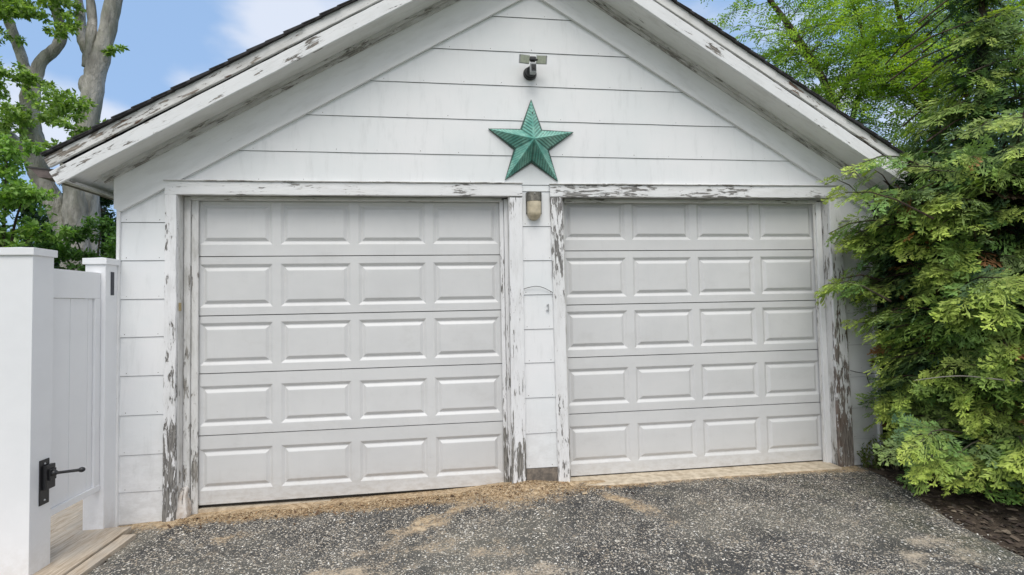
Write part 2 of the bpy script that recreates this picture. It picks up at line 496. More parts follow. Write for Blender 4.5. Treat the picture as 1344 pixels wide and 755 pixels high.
sfac = T.math('ADD', sfac, T.math('MULTIPLY', T.math('SUBTRACT', T.noise(w, 70, 3, .6), .5), 1.6))
smask = T.ramp(sfac, .30, 1.0)
sandc = T.mix(T.ramp(T.noise(w, 26, 6, .7), .35, .68), (0.30, 0.20, 0.11), (0.66, 0.51, 0.33))
sandc = T.mix(T.ramp(T.noise(w, 120, 3, .6), .55, .7), sandc, (0.76, 0.65, 0.48))
far = T.n('ShaderNodeNewGeometry'); sx = T.n('ShaderNodeSeparateXYZ'); T.l(far.outputs['Position'], sx.inputs[0])
pale = T.ramp(sx.outputs[1], -.45, -1.4)
sandc = T.mix(T.math('MULTIPLY', pale, .7), sandc, (0.54, 0.47, 0.38))
ckw = T.n('ShaderNodeVectorMath', operation='ADD'); cks = T.n('ShaderNodeVectorMath', operation='SCALE'); ckn = T.n('ShaderNodeTexNoise')
T.l(w, ckn.inputs['Vector']); ckn.inputs['Scale'].default_value = 5; ckn.inputs['Detail'].default_value = 5
T.l(ckn.outputs['Color'], cks.inputs[0]); cks.inputs['Scale'].default_value = .28; T.l(w, ckw.inputs[0]); T.l(cks.outputs[0], ckw.inputs[1])
ck = T.vor(ckw.outputs[0], .9, 'DISTANCE_TO_EDGE')
ckm = T.math('MULTIPLY', T.ramp(ck, .012, .003), T.ramp(T.noise(w, 1.1, 2), .45, .55))
c = T.mix(T.math('MULTIPLY', ckm, .0), c, (.028, .026, .022))
c = T.mix(smask, c, sandc)
# green tinge towards the hedge
moss = T.math('MULTIPLY', T.ramp(sx.outputs[0], 4.0, 5.3), T.ramp(T.noise(w, 3, 4, .6), .42, .66))
c = T.mix(T.math('MULTIPLY', moss, .35), c, (0.13, 0.14, 0.065))
h = T.math('ADD', T.math('MULTIPLY', chip, .8), T.math('MULTIPLY', chip2, .35))
h = T.math('ADD', T.math('MULTIPLY', h, T.math('SUBTRACT', 1.0, smask)), T.math('MULTIPLY', T.noise(w, 55, 4, .7), .6))
T.bsdf(c, .88, T.bump(h, .8, .006), spec=.25)
m_drive = T.m

T = NT('dark_soil')
w = T.coord('World')
n1 = T.noise(w, 9, 6, .7); n2 = T.noise(w, 45, 5, .7)
c = T.mix(T.ramp(n1, .35, .65), (0.045, 0.034, 0.026), (0.12, 0.092, 0.07))
c = T.mix(T.ramp(n2, .58, .68), c, (0.23, 0.18, 0.135))
T.bsdf(c, .95, T.bump(T.math('ADD', n1, T.math('MULTIPLY', n2, .6)), .9, .02), spec=.15)
m_soil = T.m

# big ground, to the horizon
xs = [-600, -200, -80, -30, -15, -8, -4, -2, -1, -.6, -.3, 0, 1, 2, 3, 4, 5, 5.5, 6, 7, 8, 12, 20, 40, 100, 250, 600]
ys = [-300, -60, -20, -8, -4, -2, -1, 0, .5, 1, 2, 4, 8, 15, 30, 60, 150, 400, 800]
T = NT('lawn')
w = T.coord('World')
n1 = T.noise(w, 2.5, 6, .7); n2 = T.noise(w, 60, 4, .7); n3_ = T.noise(w, .35, 4, .6)
c = T.mix(T.ramp(n2, .35, .65), (0.035, 0.065, 0.016), (0.11, 0.16, 0.045))
c = T.mix(T.math('MULTIPLY', T.ramp(n3_, .4, .65), .5), c, (0.13, 0.14, 0.06))
c = T.mix(T.ramp(n1, .62, .72), c, (0.09, 0.07, 0.045))
T.bsdf(c, .95, T.bump(n2, .9, .03), spec=.1)
g = sheet('ground', xs, ys, lambda x, y: gz(x) - 0.05, T.m)
# bare ground beside the drive on the right, a finer sheet
def soil_z(x, y): return gz(x, y) - .018 + .03*n3(x, y, 1, 2.2) + .012*n3(x, y, 1, 9)
xs = [4.6+.05*i for i in range(80)]; ys = [-3.6+.05*i for i in range(150)]
sheet('soil_bed', xs, ys, soil_z, m_soil)
def drive_edge(y):
    # right edge of the drive at depth y
    pts = [(-9, 6.2), (-4, 5.2), (-2.2, 4.98), (-1.55, 5.06), (-1.15, 5.12), (-.55, 5.36), (-.15, 5.44), (.1, 5.45)]
    for (a, b), (c_, d) in zip(pts, pts[1:]):
        if y <= c_: return b+(d-b)*(y-a)/(c_-a) + .035*n3(y, 0, 4, 5)
    return 5.3
xs = []
x = -0.9
while x < 6.3: xs.append(x); x += .03
ys = []
y = -2.6
while y < -.10: ys.append(y); y += .03
ys = [-9, -7, -5, -4, -3.3, -2.9] + ys + [-.10, -.07, -.04, -.01, .03]
sheet('driveway', xs, ys, lambda x, y: gheight(x, y) - .05*max(0, min(1, (x-drive_edge(y)+.09)/.1)), m_drive,
      inside=lambda x, y: (-.262 + .02*n3(y, 0, 1, 8) if y < -.35 else -.62) < x < (drive_edge(y) if y < -.1 else 2.33), attr=sandness)

# ------------------------------------------------------------------ GARAGE
G = empty('garage', (2.52, 3.0, 0), 'white two door garage with peeling trim and gabled roof', 'garage')
WY = -.105    # siding plane
XL, XR = -.512, 5.548
def grooveL(x): return 2.5147 + .5904*x
def grooveR(x): return 5.5596 - .5974*x
APX = 2.563

# solid core walls (grey backing paints in the shadow line under each lap), with the two door openings cut out
bm = bmesh.new()
DL = (-.12, 2.335); DR = (2.78, 5.15); HZ = 2.36
def wallbox(x0, x1, z0, z1): box(bm, (x0, WY+.004, z0), (x1, WY+.10, z1))
wallbox(XL, DL[0]-.02, -.1, HZ); wallbox(DL[1]+.02, DR[0]-.02, -.1, HZ); wallbox(DR[1]+.02, XR, -.1, HZ)
prism(bm, [(XL, HZ), (XR, HZ), (XR, 2.5), (APX, 4.33), (XL, 2.5)], WY+.004, WY+.10)
bm_obj('wall_backing', bm, m_gap, G)
bm = bmesh.new()
prism(bm, [(XL, -.1), (XR, -.1), (XR, 2.5), (APX, 4.33), (XL, 2.5)], 5.9, 6.0)
box(bm, (XL, WY+.102, -.1), (XL+.1, 5.9, 2.45)); box(bm, (XR-.1, WY+.102, -.1), (XR, 5.9, 2.45))
bm_obj('side_wall', bm, m_siding, G)

# siding courses: each is a shallow wedge, its lower edge proud of the course below
def course(bm, x0, x1, z0, z1, clipL=None, clipR=None):
    """wedge slab between z0 (bottom, proud) and z1 (top)"""
    gap = .003
    zb, zt = z0+gap, z1
    def X0(z): return max(x0, (z-2.5147)/.5904 + .0) if clipL else x0
    def X1(z): return min(x1, (5.5596-z)/.5974) if clipR else x1
    jt = lambda x, s: .0016*n3(x, s, 0, 3)+.0008*n3(x, s, 2, 20)
    a0, a1 = X0(zb), X1(zb)
    b0, b1 = X0(zt), X1(zt)
    N = max(1, int((a1-a0)/.15))
    bot, top, botb, topb = [], [], [], []
    for i in range(N+1):
        f = i/N
        xb = a0+(a1-a0)*f; xt = b0+(b1-b0)*f
        j = jt(xb, z0)
        bot.append(bm.verts.new((xb, WY-.0068+j*.6, zb+j)))
        top.append(bm.verts.new((xt, WY-.001, zt+jt(xt, z1) if z1-z0 > .1 else zt)))
        botb.append(bm.verts.new((xb, WY+.003, zb+j+.004)))
    for i in range(N):
        bm.faces.new([bot[i], bot[i+1], top[i+1], top[i]])
        bm.faces.new([bot[i], botb[i], botb[i+1], bot[i+1]])
    bm.faces.new([bot[0], top[0], botb[0]]); bm.faces.new([bot[-1], botb[-1], top[-1]])

bm = bmesh.new()
rows = [3.830, 3.542, 3.260, 2.975, 2.688, 2.452]
course(bm, 1.5, 3.7, rows[0], 4.03, True, True)
for a, b in zip(rows, rows[1:]):
    course(bm, XL, XR, b, a, True, True)
for zb, zt, x0, x1, cl, cr in (
        [(2.452, 2.452, 0, 0, 0, 0)][:0] +
        # between the doors
        [(2.399, 2.452, 2.443, 2.680, 0, 0), (2.115, 2.399, 2.443, 2.680, 0, 0), (1.839, 2.115, 2.443, 2.682, 0, 0), (1.564, 1.839, 2.442, 2.683, 0, 0),
         (1.288, 1.564, 2.441, 2.684, 0, 0), (1.019, 1.288, 2.440, 2.686, 0, 0), (.7425, 1.019, 2.439, 2.688, 0, 0), (.4615, .7425, 2.437, 2.690, 0, 0), (.190, .4615, 2.436, 2.692, 0, 0)]):
    course(bm, x0, x1, zb, zt, cl, cr)
Rz_nails = (2.166, 1.884, 1.617, 1.357, 1.08, .802, .532, .27)
Lz = [2.5, 2.14, 1.861, 1.579, 1.304, 1.024, .741, .459, .195, -.03]
for t, b in zip(Lz, Lz[1:]):
    if t == 2.5:
        # top-left course runs up under the frieze
        N = 6; vb = []; vt = []; vk = []
        for i in range(N+1):
            x = XL + (-.200-XL)*i/N
            vb.append(bm.verts.new((x, WY-.0068, b+.0045))); vt.append(bm.verts.new((x, WY-.001, min(2.452, grooveL(x)+.01)))); vk.append(bm.verts.new((x, WY+.003, b+.0085)))
        for i in range(N):
            bm.faces.new([vb[i], vb[i+1], vt[i+1], vt[i]]); bm.faces.new([vb[i], vk[i], vk[i+1], vb[i+1]])
    else:
        course(bm, XL, -.203, b, t)
Rz = [2.5, 2.166, 1.884, 1.617, 1.357, 1.08, .802, .532, .27, .02]
for t, b in zip(Rz, Rz[1:]):
    if t == 2.5:
        N = 6; vb = []; vt = []; vk = []
        for i in range(N+1):
            x = 5.262 + (XR-5.262)*i/N
            vb.append(bm.verts.new((x, WY-.0068, b+.0045))); vt.append(bm.verts.new((x, WY-.001, min(2.452, grooveR(x)+.01)))); vk.append(bm.verts.new((x, WY+.003, b+.0085)))
        for i in range(N):
            bm.faces.new([vb[i], vb[i+1], vt[i+1], vt[i]]); bm.faces.new([vb[i], vk[i], vk[i+1], vb[i+1]])
    else:
        course(bm, 5.262, XR, b, t)
bmesh.ops.recalc_face_normals(bm, faces=bm.faces[:])
def nail(x, z):
    rr = random.uniform(.0022, .0038)
    f_ = bm.faces.new([bm.verts.new((x+rr*math.cos(-k*PI/3), WY-.0078, z+rr*math.sin(-k*PI/3))) for k in range(6)])
    f_.material_index = 1
for z in rows[:-1]+[2.452]:
    xa, xb = max(XL, (z-2.5147)/.5904)+.08, min(XR, (5.5596-z)/.5974)-.08
    x = xa+random.uniform(0, .15)
    while x < xb:
        if random.random() < .8: nail(x, z+.022+random.uniform(-.004, .004))
        x += random.uniform(.27, .34)
for zz_ in (2.115, 1.839, 1.564, 1.288, 1.019, .7425, .4615, .19):
    for x in (2.47, 2.655): nail(x+random.uniform(-.01, .01), zz_+.022)
for zz_ in Lz[1:-1]:
    for x in (-.47, -.25): nail(x+random.uniform(-.01, .01), zz_+.022)
for zz_ in Rz_nails:
    for x in (5.31, 5.50): nail(x+random.uniform(-.01, .01), zz_+.022)
me = bpy.data.meshes.new('siding'); bm.to_mesh(me); bm.free()
# make every siding face look outwards
sid = link('siding', me, [m_siding, M_simple('rusty_nail', (.22, .19, .17), .7, scale=60)], G)

# corner boards
board('corner_board', (XL-.008, WY-.005, -.05), (XL-.008, WY-.005, 2.36), .022, .02, MP['light'], G)
board('corner_board', (XR+.010, WY-.005, 0), (XR+.010, WY-.005, 2.36), .03, .02, MP['light'], G)

# frieze boards (wide, under the rake soffit)
def slope_board(name, side, zapex, slope, width, y, t, mat, xend, lab=None, jit=.0012, seg=.05):
    """board following the roof slope, its LOWER edge on z = zapex - slope*|x-APX|"""
    sgn = -1 if side == 'L' else 1
    ang = math.atan(slope)
    nx, nz = math.sin(ang)*sgn, math.cos(ang)      # perpendicular, upwards/outwards
    L = abs(xend-APX)
    o = width/2
    p_top = (APX + nx*o, y, zapex + nz*o)
    p_end = (xend + nx*o, y, zapex - slope*L + nz*o)
    c = math.tan(ang)
    # mitre so the apex end is vertical
    if side == 'L':
        return board(name, p_end, p_top, width, t, mat, G, (0,-1,0), cut0=0.0, cut1=c, jit=jit, seg=seg)
    return board(name, p_top, p_end, width, t, mat, G, (0,-1,0), cut0=-c, cut1=0, jit=jit, seg=seg)

# width is clipped on the low end by the wall corner; draw friezes as prisms instead
def frieze(side):
    bm = bmesh.new()
    if side == 'L':
        pts = [(-.545, grooveL(-.545)+.045), (-.50, grooveL(-.50)), (APX, 4.028), (APX, 4.33), (-.545, 4.33-.585*(APX+.545))]
    else:
        pts = [(APX, 4.028), (5.53, grooveR(5.53)), (5.58, grooveR(5.58)+.045), (5.58, 4.33-.612*(5.58-APX)), (APX, 4.33)]
    a = math.atan(.59)*(1 if side == 'L' else -1)
    M = Matrix.Translation((APX, 0, 4.028)) @ Matrix.Rotation(-a, 4, 'Y')
    Mi = M.inverted()
    prism(bm, pts, WY-.030, WY-.003)
    for v in bm.verts: v.co = Mi @ v.co
    return bm_obj('frieze_board', bm, MP['frieze'], G, M)
frieze('L'); frieze('R')
# dark caulk line left where the siding meets the frieze is a thin shadow strip
# bed moulding, stepped
for side in 'LR':
    sl, za, xe = (.585, 4.272, -.60) if side == 'L' else (.612, 4.272, 5.62)
    slope_board('bed_moulding', side, za, sl, .030, WY-.031, .012, MP['mould'], xe)
    slope_board('bed_moulding', side, za+.034, sl, .034, WY-.031, .030, MP['mould'], xe)
# soffit of the rake overhang + eaves
def soffit(side):
    bm = bmesh.new()
    s, xe = (.585, -.742) if side == 'L' else (.612, 5.80)
    f = lambda x: 4.335 - s*abs(x-APX)
    prism(bm, [(APX, f(APX)), (xe, f(xe)), (xe, f(xe)+.02), (APX, f(APX)+.02)], -.382, WY-.001)
    xw = XL-.02 if side == 'L' else XR+.02
    prism(bm, [(xw, f(xw)), (xe, f(xe)), (xe, f(xe)+.02), (xw, f(xw)+.02)], WY+.001, 6.2)
    a = math.atan(s)*(1 if side == 'L' else -1)
    M = Matrix.Translation((APX, 0, 4.335)) @ Matrix.Rotation(-a, 4, 'Y')
    Mi = M.inverted()
    for v in bm.verts: v.co = Mi @ v.co
    return bm_obj('soffit', bm, MP['soffit'], G, M)
soffit('L'); soffit('R')
# eave closing trims (thin board where the soffit ends over the side wall)
board('eave_trim', (-.715, -.380, 2.395), (-.715, 6.1, 2.395), .05, .02, MP['mould'], G, out=(0,0,-1))
board('eave_trim', (-.560, -.136, 2.475), (-.560, 6.1, 2.475), .05, .02, MP['mould'], G, out=(0,0,-1))
# rake boards: lower fascia and upper weathered board, slightly proud
slope_board('rake_board', 'L', 4.305, .5946, .098, -.384, .016, MP['rake_low'], -.728, jit=.002)
slope_board('rake_board', 'R', 4.300, .6100, .098, -.384, .016, MP['rake_low'], 5.62, jit=.002)
slope_board('rake_board', 'L', 4.422, .5870, .072, -.384, .021, MP['rake_top'], -.775, jit=.0025)
slope_board('rake_board', 'R', 4.418, .6040, .072, -.384, .021, MP['rake_top'], 5.63, jit=.0025)
# top of the boards below the shingles
def roof(side):
    s, xe, za = (.583, -.80, 4.505) if side == 'L' else (.603, 5.90, 4.505)
    sg = -1 if side == 'L' else 1
    ang = math.atan(s)
    L = abs(xe-APX)/math.cos(ang)
    d = Vector((sg*math.cos(ang), 0, -math.sin(ang))); nn = Vector((sg*math.sin(ang), 0, math.cos(ang)))
    o0 = Vector((APX, 0, za))
    bm = bmesh.new()
    def slab(a, b, n0, n1, n2, n3_, y0, y1):
        P = [o0+d*a+nn*n0, o0+d*b+nn*n1, o0+d*b+nn*n2, o0+d*a+nn*n3_]
        lo = [bm.verts.new((p.x, y0, p.z)) for p in P]; hi = [bm.verts.new((p.x, y1, p.z)) for p in P]
        bm.faces.new(lo); bm.faces.new(hi[::-1])
        for i in range(4): bm.faces.new([lo[i], hi[i], hi[(i+1) % 4], lo[(i+1) % 4]])
    slab(-.01, L, -.014, -.014, .0, .0, -.385, 6.2)       # deck
    k = 0; a = 0
    while a < L-.01:
        b = min(L+.012, a+.142)
        y0 = -.424 + random.uniform(-.006, .005)
        slab(a-.01, b, -.010, -.006, .015, .006, y0, 6.22)
        if random.random() < .8: slab(a+.03, b-.01, .0, .003, .009, .006, y0-.004, 0.0)
        a += .142; k += 1
    return bm_obj('roof', bm, m_shingle, G)
roof('L'); roof('R')
# boxy brown gutter on the left eave, seen end-on
bm = bmesh.new()
prof = [(-.935, 2.475), (-.765, 2.462), (-.752, 2.415), (-.79, 2.400), (-.875, 2.408)]
prism(bm, prof, -.352, 6.1)
gut = bm_obj('gutter', bm, m_gutter, G)
bm = bmesh.new()
prism(bm, [(-.945, 2.480), (-.758, 2.458), (-.758, 2.450), (-.945, 2.470)], -.358, 6.1)
bm_obj('gutter_lip', bm, M_simple('gutter_edge', (.05, .045, .045), .5), gut)
bm = bmesh.new()
prism(bm, [(5.80, 2.40), (5.93, 2.42), (5.91, 2.33), (5.84, 2.31), (5.80, 2.32)], -.352, 6.1)
bm_obj('gutter', bm, m_gutter, G)

# ---- door frames
def frame(xa, xb, top_a, top_b, specs, header_mat, jl, jr, headerx):
    """specs: list of casings (x0top,x1top,x0bot,x1bot,zbot,ztop,mat)"""
    out = []
    for (a0, a1, b0, b1, zb, zt, mat) in specs:
        board('casing', ((b0+b1)/2, WY-.003, zb), ((a0+a1)/2, WY-.003, zt), b1-b0, .026, mat, G, w1=a1-a0, jit=.003, seg=.03)
    hx0, hx1, z0, z1 = headerx
    h = board('header', (hx0, WY-.003, (z0+z1)/2), (hx1, WY-.003, (z0+z1)/2+.012), z1-z0, .028, header_mat, G, jit=.003)
    # drip cap
    board('drip_cap', (hx0-.004, WY-.005, z1+.002), (hx1+.004, WY-.005, z1+.014), .010, .036, MP['mould'], G, jit=.0015)
    # jambs: sides and top, running from the casing back past the door
    bm = bmesh.new()
    box(bm, (jl-.03, WY-.001, -.02), (jl, .07, HZ+.0)); 
    bm_obj('jamb', bm, MP['jamb'], G)
    return h
def vjamb(x0, x1, zb, mat=None):
    # local X up the board
    board('jamb', ((x0+x1)/2, .09, zb), ((x0+x1)/2, .09, 2.357), x1-x0, .09-WY-.001, mat or MP['jamb'], G, jit=.001)
def hjamb(x0, x1, z):
    board('head_jamb', (x0, .09, z), (x1, .09, z+.006), .028, .09-WY-.001, MP['jamb'], G, jit=.001)
def stop(p0, p1, w, yb, t, mat=None):
    board('door_stop', (p0[0], yb, p0[1]), (p1[0], yb, p1[1]), w, t, mat or MP['jamb'], G, jit=.001)

def casing(a0, a1, b0, b1, zb, zt, mat):
    return board('casing', ((b0+b1)/2, WY-.003, zb), ((a0+a1)/2, WY-.003, zt), b1-b0, .026, mat, G, w1=a1-a0, jit=.004, seg=.03)
# left door
cl = casing(-.2026, -.1244, -.2112, -.1300, -.045, 2.345, MP['casing'])
casing(2.3385, 2.4456, 2.3195, 2.4348, .045, 2.345, MP['casing_mid'])
board('header', (-.205, WY-.003, 2.395), (2.447, WY-.003, 2.406), .098, .028, MP['header'], G, jit=.003)
board('drip_cap', (-.209, WY-.005, 2.449), (2.450, WY-.005, 2.460), .009, .038, MP['mould'], G, jit=.0015)
# right door
casing(2.6761, 2.7741, 2.6913, 2.7842, .06, 2.35, MP['casing_top'])
casing(5.150, 5.258, 5.150, 5.285, .04, 2.36, MP['casing_bad'])
board('header', (2.674, WY-.003, 2.402), (5.260, WY-.003, 2.418), .098, .028, MP['header'], G, jit=.003)
board('drip_cap', (2.670, WY-.005, 2.456), (5.264, WY-.005, 2.472), .009, .038, MP['mould'], G, jit=.0015)
vjamb(-.152, -.122, -.03); vjamb(2.336, 2.366, .03); vjamb(2.750, 2.776, .05); vjamb(5.150, 5.180, .04)
hjamb(-.120, 2.334, 2.372); hjamb(2.778, 5.148, 2.376)
# stops: two-step moulding round each door
stop((-.098, -.02), (-.096, 2.352), .044, -.012, .030); stop((-.050, -.02), (-.048, 2.350), .048, -.012, .014)
stop((2.318, .03), (2.322, 2.35), .030, -.012, .034, MP['casing_mid']); stop((2.286, .035), (2.288, 2.348), .032, -.012, .016, MP['casing_mid'])
stop((2.799, .05), (2.794, 2.35), .032, -.012, .022)
stop((5.128, .05), (5.120, 2.35), .05, -.012, .030, MP['light']); stop((5.098, .05), (5.092, 2.35), .024, -.012, .012)
stop((-.072, 2.340), (2.290, 2.346), .030, -.012, .034); stop((2.812, 2.344), (5.10, 2.350), .030, -.012, .034)

# swollen concrete-coated foot of the left casing
bm = bmesh.new()
box(bm, (-.130, WY-.012, -.05), (-.060, -.03, .19), .015)
bmesh.ops.subdivide_edges(bm, edges=bm.edges[:], cuts=3, use_grid_fill=True)
for v in bm.verts:
    v.co += Vector((n3(*v.co, 14), n3(v.co.z, v.co.x, 1, 14), n3(v.co.y, 4, v.co.x, 10)))*.012
    f_ = max(0, v.co.z-.04)/.15
    v.co.y += f_*.05*(1 if v.co.y < -.07 else 0); v.co.x -= f_*.03*(1 if v.co.x > -.09 else 0)
bm_obj('jamb_foot_patch', bm, M_simple('rotten_painted_wood', (0.70, 0.66, 0.62), .9, scale=25, bump=.8, col2=(.52, .45, .39)), G, smooth=True)
# foundation showing between the doors
bm = bmesh.new()
box(bm, (2.44, WY-.008, .0), (2.69, WY+.002, .188), .002)
bm_obj('foundation', bm, m_brick, G)
# brass strike on the left reveal
bm = bmesh.new(); box(bm, (-.1215, -.105, 1.49), (-.116, -.075, 1.55), .002); box(bm, (-.119, -.098, 1.505), (-.112, -.085, 1.535), .002)
bm_obj('latch_plate', bm, m_brass, G)
# little steel hook on the middle wall
bm = bmesh.new()
box(bm, (2.640, WY-.018, 1.425), (2.646, WY-.012, 1.49)); box(bm, (2.626, WY-.014, 1.436), (2.648, WY-.009, 1.444)); box(bm, (2.630, WY-.014, 1.476), (2.648, WY-.009, 1.484))
bm_obj('wall_hook', bm, m_greyplastic, G)

# ---- garage doors
def section(bm, x0, z0, z1, pz0, pz1, W, npan, pitch, pw, px0, g=.0035):
    """one sheet-metal door section with raised panels, front at y=0, local coords"""
    zb, zt = z0+g, z1-g
    d1 = .015
    # side/top lip
    xs = [0.0]; 
    for i in range(npan): xs += [px0+pitch*i, px0+pitch*i+pw]
    xs.append(W)
    def V(x, y, z): return bm.verts.new((x0+x, y, z))
    # grid of frame: strips below, between, above panels
    cols = list(zip(xs, xs[1:]))
    for k, (a, b) in enumerate(cols):
        if k % 2 == 0:   # stile, full height
            bm.faces.new([V(a, 0, zb), V(b, 0, zb), V(b, 0, zt), V(a, 0, zt)])
        else:
            bm.faces.new([V(a, 0, zb), V(b, 0, zb), V(b, 0, pz0), V(a, 0, pz0)])
            bm.faces.new([V(a, 0, pz1), V(b, 0, pz1), V(b, 0, zt), V(a, 0, zt)])
            def ring(i, y): return [V(a+i, y, pz0+i), V(b-i, y, pz0+i), V(b-i, y, pz1-i), V(a+i, y, pz1-i)]
            R = [ring(0, 0), ring(.004, .0015), ring(.024, d1), ring(.030, d1), ring(.052, .001), ring(.057, 0.0)]
            for r, s in zip(R, R[1:]):
                for q in range(4):
                    bm.faces.new([r[q], r[(q+1) % 4], s[(q+1) % 4], s[q]])
            bm.faces.new(R[-1])
    # rolled lips top and bottom (return back into the joint)
    bm.faces.new([V(0, 0, zt), V(W, 0, zt), V(W, .03, zt-.001+g*.2), V(0, .03, zt-.001+g*.2)])
    bm.faces.new([V(0, 0, zb), V(W, 0, zb), V(W, .03, zb), V(0, .03, zb)])
    bmesh.ops.remove_doubles(bm, verts=bm.verts[:], dist=.0002)

def garage_door(x0, lines, panels, bl, br, label, W, dz):
    bm = bmesh.new()
    box(bm, (x0+.004, .031, min(bl, br)+.01), (x0+W-.004, .05, 2.41))
    D = bm_obj('garage_door', bm, m_gap, G)
    D['label'] = label
    for i in range(5):
        zt, zb = lines[i], lines[i+1]
        bm = bmesh.new()
        section(bm, x0, zb, zt, panels[i][0], panels[i][1], W, 4, .585, .527, .019)
        if i == 4:
            for v in bm.verts:
                if v.co.z < zb+.02:
                    f = (v.co.x-x0)/W
                    v.co.z = bl+(br-bl)*f + (v.co.z-zb)
        sy = random.uniform(-.0015, .0015)
        for v in bm.verts:
            v.co.y += sy
            v.co.z += dz*0
        bm_obj('door_section', bm, m_door, D)
    bm = bmesh.new()
    a = [(x0, bl-.004), (x0+W, br-.004), (x0+W, br+.006), (x0, bl+.006)]
    prism(bm, a, .004, .034)
    bm_obj('bottom_seal', bm, m_rubber, D)
    return D
Ls = [2.372, 1.900, 1.448, 1.0113, .5468, .028]
Ps = [(1.990, 2.318), (1.510, 1.842), (1.072, 1.394), (.615, .918), (.135, .447)]
garage_door(-.045, Ls, Ps, .030, .040, 'left raised panel garage door in dull white', 2.335, 0)
off = .0287
Ls2 = [z+off for z in Ls[:-1]]+[.062]
Ps2 = [(a+off, b+off) for a, b in Ps]
garage_door(2.799, Ls2, Ps2, .068, .068, 'right raised panel garage door in dull white', 2.335, 0)
# near-black sheet painted in for the unlit interior behind the doors
bm = bmesh.new(); box(bm, (-.3, .10, -.03), (5.4, .14, 2.45)); bm_obj('dark_interior_sheet', bm, m_dark, G)

# sill under the right door
bm = bmesh.new()
N = 60
fr = []
for i in range(N+1):
    x = 2.775+(5.13-2.775)*i/N
    yf = -.205 + .012*n3(x, 0, 3, 4) + .006*n3(x, 0, 3, 20) + .03*(x-2.775)/2.35
    z = .060+.002*n3(x, 2, 2, 6)
    fr.append([bm.verts.new((x, yf, .02)), bm.verts.new((x, yf+.004, z-.006)), bm.verts.new((x, yf+.012, z)), bm.verts.new((x, .06, z+.001))])
for a, b in zip(fr, fr[1:]):
    for k in range(3): bm.faces.new([a[k], b[k], b[k+1], a[k+1]])
sl = bm_obj('door_sill', bm, m_conc, G)
bm = bmesh.new(); box(bm, (-.12, -.01, -.08), (2.335, .3, .006)); bm_obj('door_sill', bm, m_conc, G)
bm = bmesh.new(); box(bm, (-.515, WY-.004, -.12), (-.20, WY+.02, -.028), .004); bm_obj('foundation', bm, M_simple('painted_foundation', (.62, .62, .61), .9, scale=14, bump=.6, col2=(.42, .40, .37)), G)
bm = bmesh.new(); box(bm, (2.335, -.095, -.08), (2.775, .3, .05)); bm_obj('foundation', bm, m_conc, G)

# ------------------------------------------------------------------ STAR
S = empty('barn_star', (2.531, WY-.012, 2.783), 'green metal five pointed barn star hung on the white gable', 'star decoration')
bm = bmesh.new()
cl_ = bm.loops.layers.color.new('tint')
R0, R1, H = .365, .150, .145
C = Vector((0, -H, 0))
def sp(r, a, y): return Vector((r*math.sin(a), y, r*math.cos(a)))
for k in range(5):
    a = 2*PI*k/5 + .015
    Tp = sp(R0, a, -.006)
    for sgn in (-1, 1):
        Vv = sp(R1, a+sgn*PI/5, -.004)
        nn = (Tp-C).cross(Vv-C).normalized()
        if nn.y > 0: nn = -nn
        NS = 22
        prev = None
        for i in range(NS+1):
            s = i/NS
            p = C.lerp(Tp, s); q = Vv.lerp(Tp, s)
            offn = nn*(.0018 if i % 2 else -.0018)*(1-s)*(0 if i == 0 else 1)
            mid = p.lerp(q, .5)+offn
            row = [p.copy(), p.lerp(q, .12)+offn, p.lerp(q, .88)+offn, q.copy()]
            if prev:
                for j in range(3):
                    A = [prev[j], row[j], row[j+1], prev[j+1]]
                    if i == NS: A = [prev[j], row[j], prev[j+1]]
                    f = bm.faces.new([bm.verts.new(v) for v in A])
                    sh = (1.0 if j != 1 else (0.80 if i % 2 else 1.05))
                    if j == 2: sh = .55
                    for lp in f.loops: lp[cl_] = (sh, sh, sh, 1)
            prev = row
        # returned rim to the wall
        for A, B in ((Vv, Tp),):
            f = bm.faces.new([bm.verts.new(v) for v in (A, B, B+Vector((0, .012, 0)), A+Vector((0, .012, 0)))])
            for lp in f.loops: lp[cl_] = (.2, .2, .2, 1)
me = bpy.data.meshes.new('star_body'); bm.to_mesh(me); bm.free()
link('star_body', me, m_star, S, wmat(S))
bm = bmesh.new()
bmesh.ops.create_uvsphere(bm, u_segments=10, v_segments=6, radius=.006)
bm_obj('hanging_nail', bm, m_starrim, S, wmat(S) @ Matrix.Translation((0.004, -.06, .235)))
bm = bmesh.new()
for k in range(5):
    a = 2*PI*k/5 + .015
    Tp = sp(R0*1.004, a, -.004)
    for sgn in (-1, 1):
        tube(bm, [sp(R1, a+sgn*PI/5, -.002), Tp], .0022, 5)
bm_obj('star_rim', bm, m_starrim, S, wmat(S))

# ------------------------------------------------------------------ FLOODLIGHT CAMERA
F = empty('security_floodlight', (2.540, WY-.012, 3.365), 'black security camera with two pale floodlight heads on the gable', 'security light')
fw = wmat(F)
bm = bmesh.new()
bmesh.ops.create_cone(bm, cap_ends=True, segments=28, radius1=.056, radius2=.044, depth=.03, matrix=Matrix.Translation((-.008, -.015, 0)) @ Matrix.Rotation(PI/2, 4, 'X'))
bmesh.ops.create_uvsphere(bm, u_segments=20, v_segments=12, radius=.042, matrix=Matrix.Translation((-.008, -.035, 0)))
base = bm_obj('mount_base', bm, m_black, F, fw, smooth=True)
bm = bmesh.new()
box(bm, (-.024, -.13, -.045), (.024, -.075, .035), .010)
cam_b = bm_obj('camera_body', bm, m_greyplastic, F, fw)
bm = bmesh.new(); box(bm, (-.019, -.134, -.036), (.019, -.129, .016), .003)
bm_obj('camera_face', bm, m_black, cam_b, fw)
bm = bmesh.new()
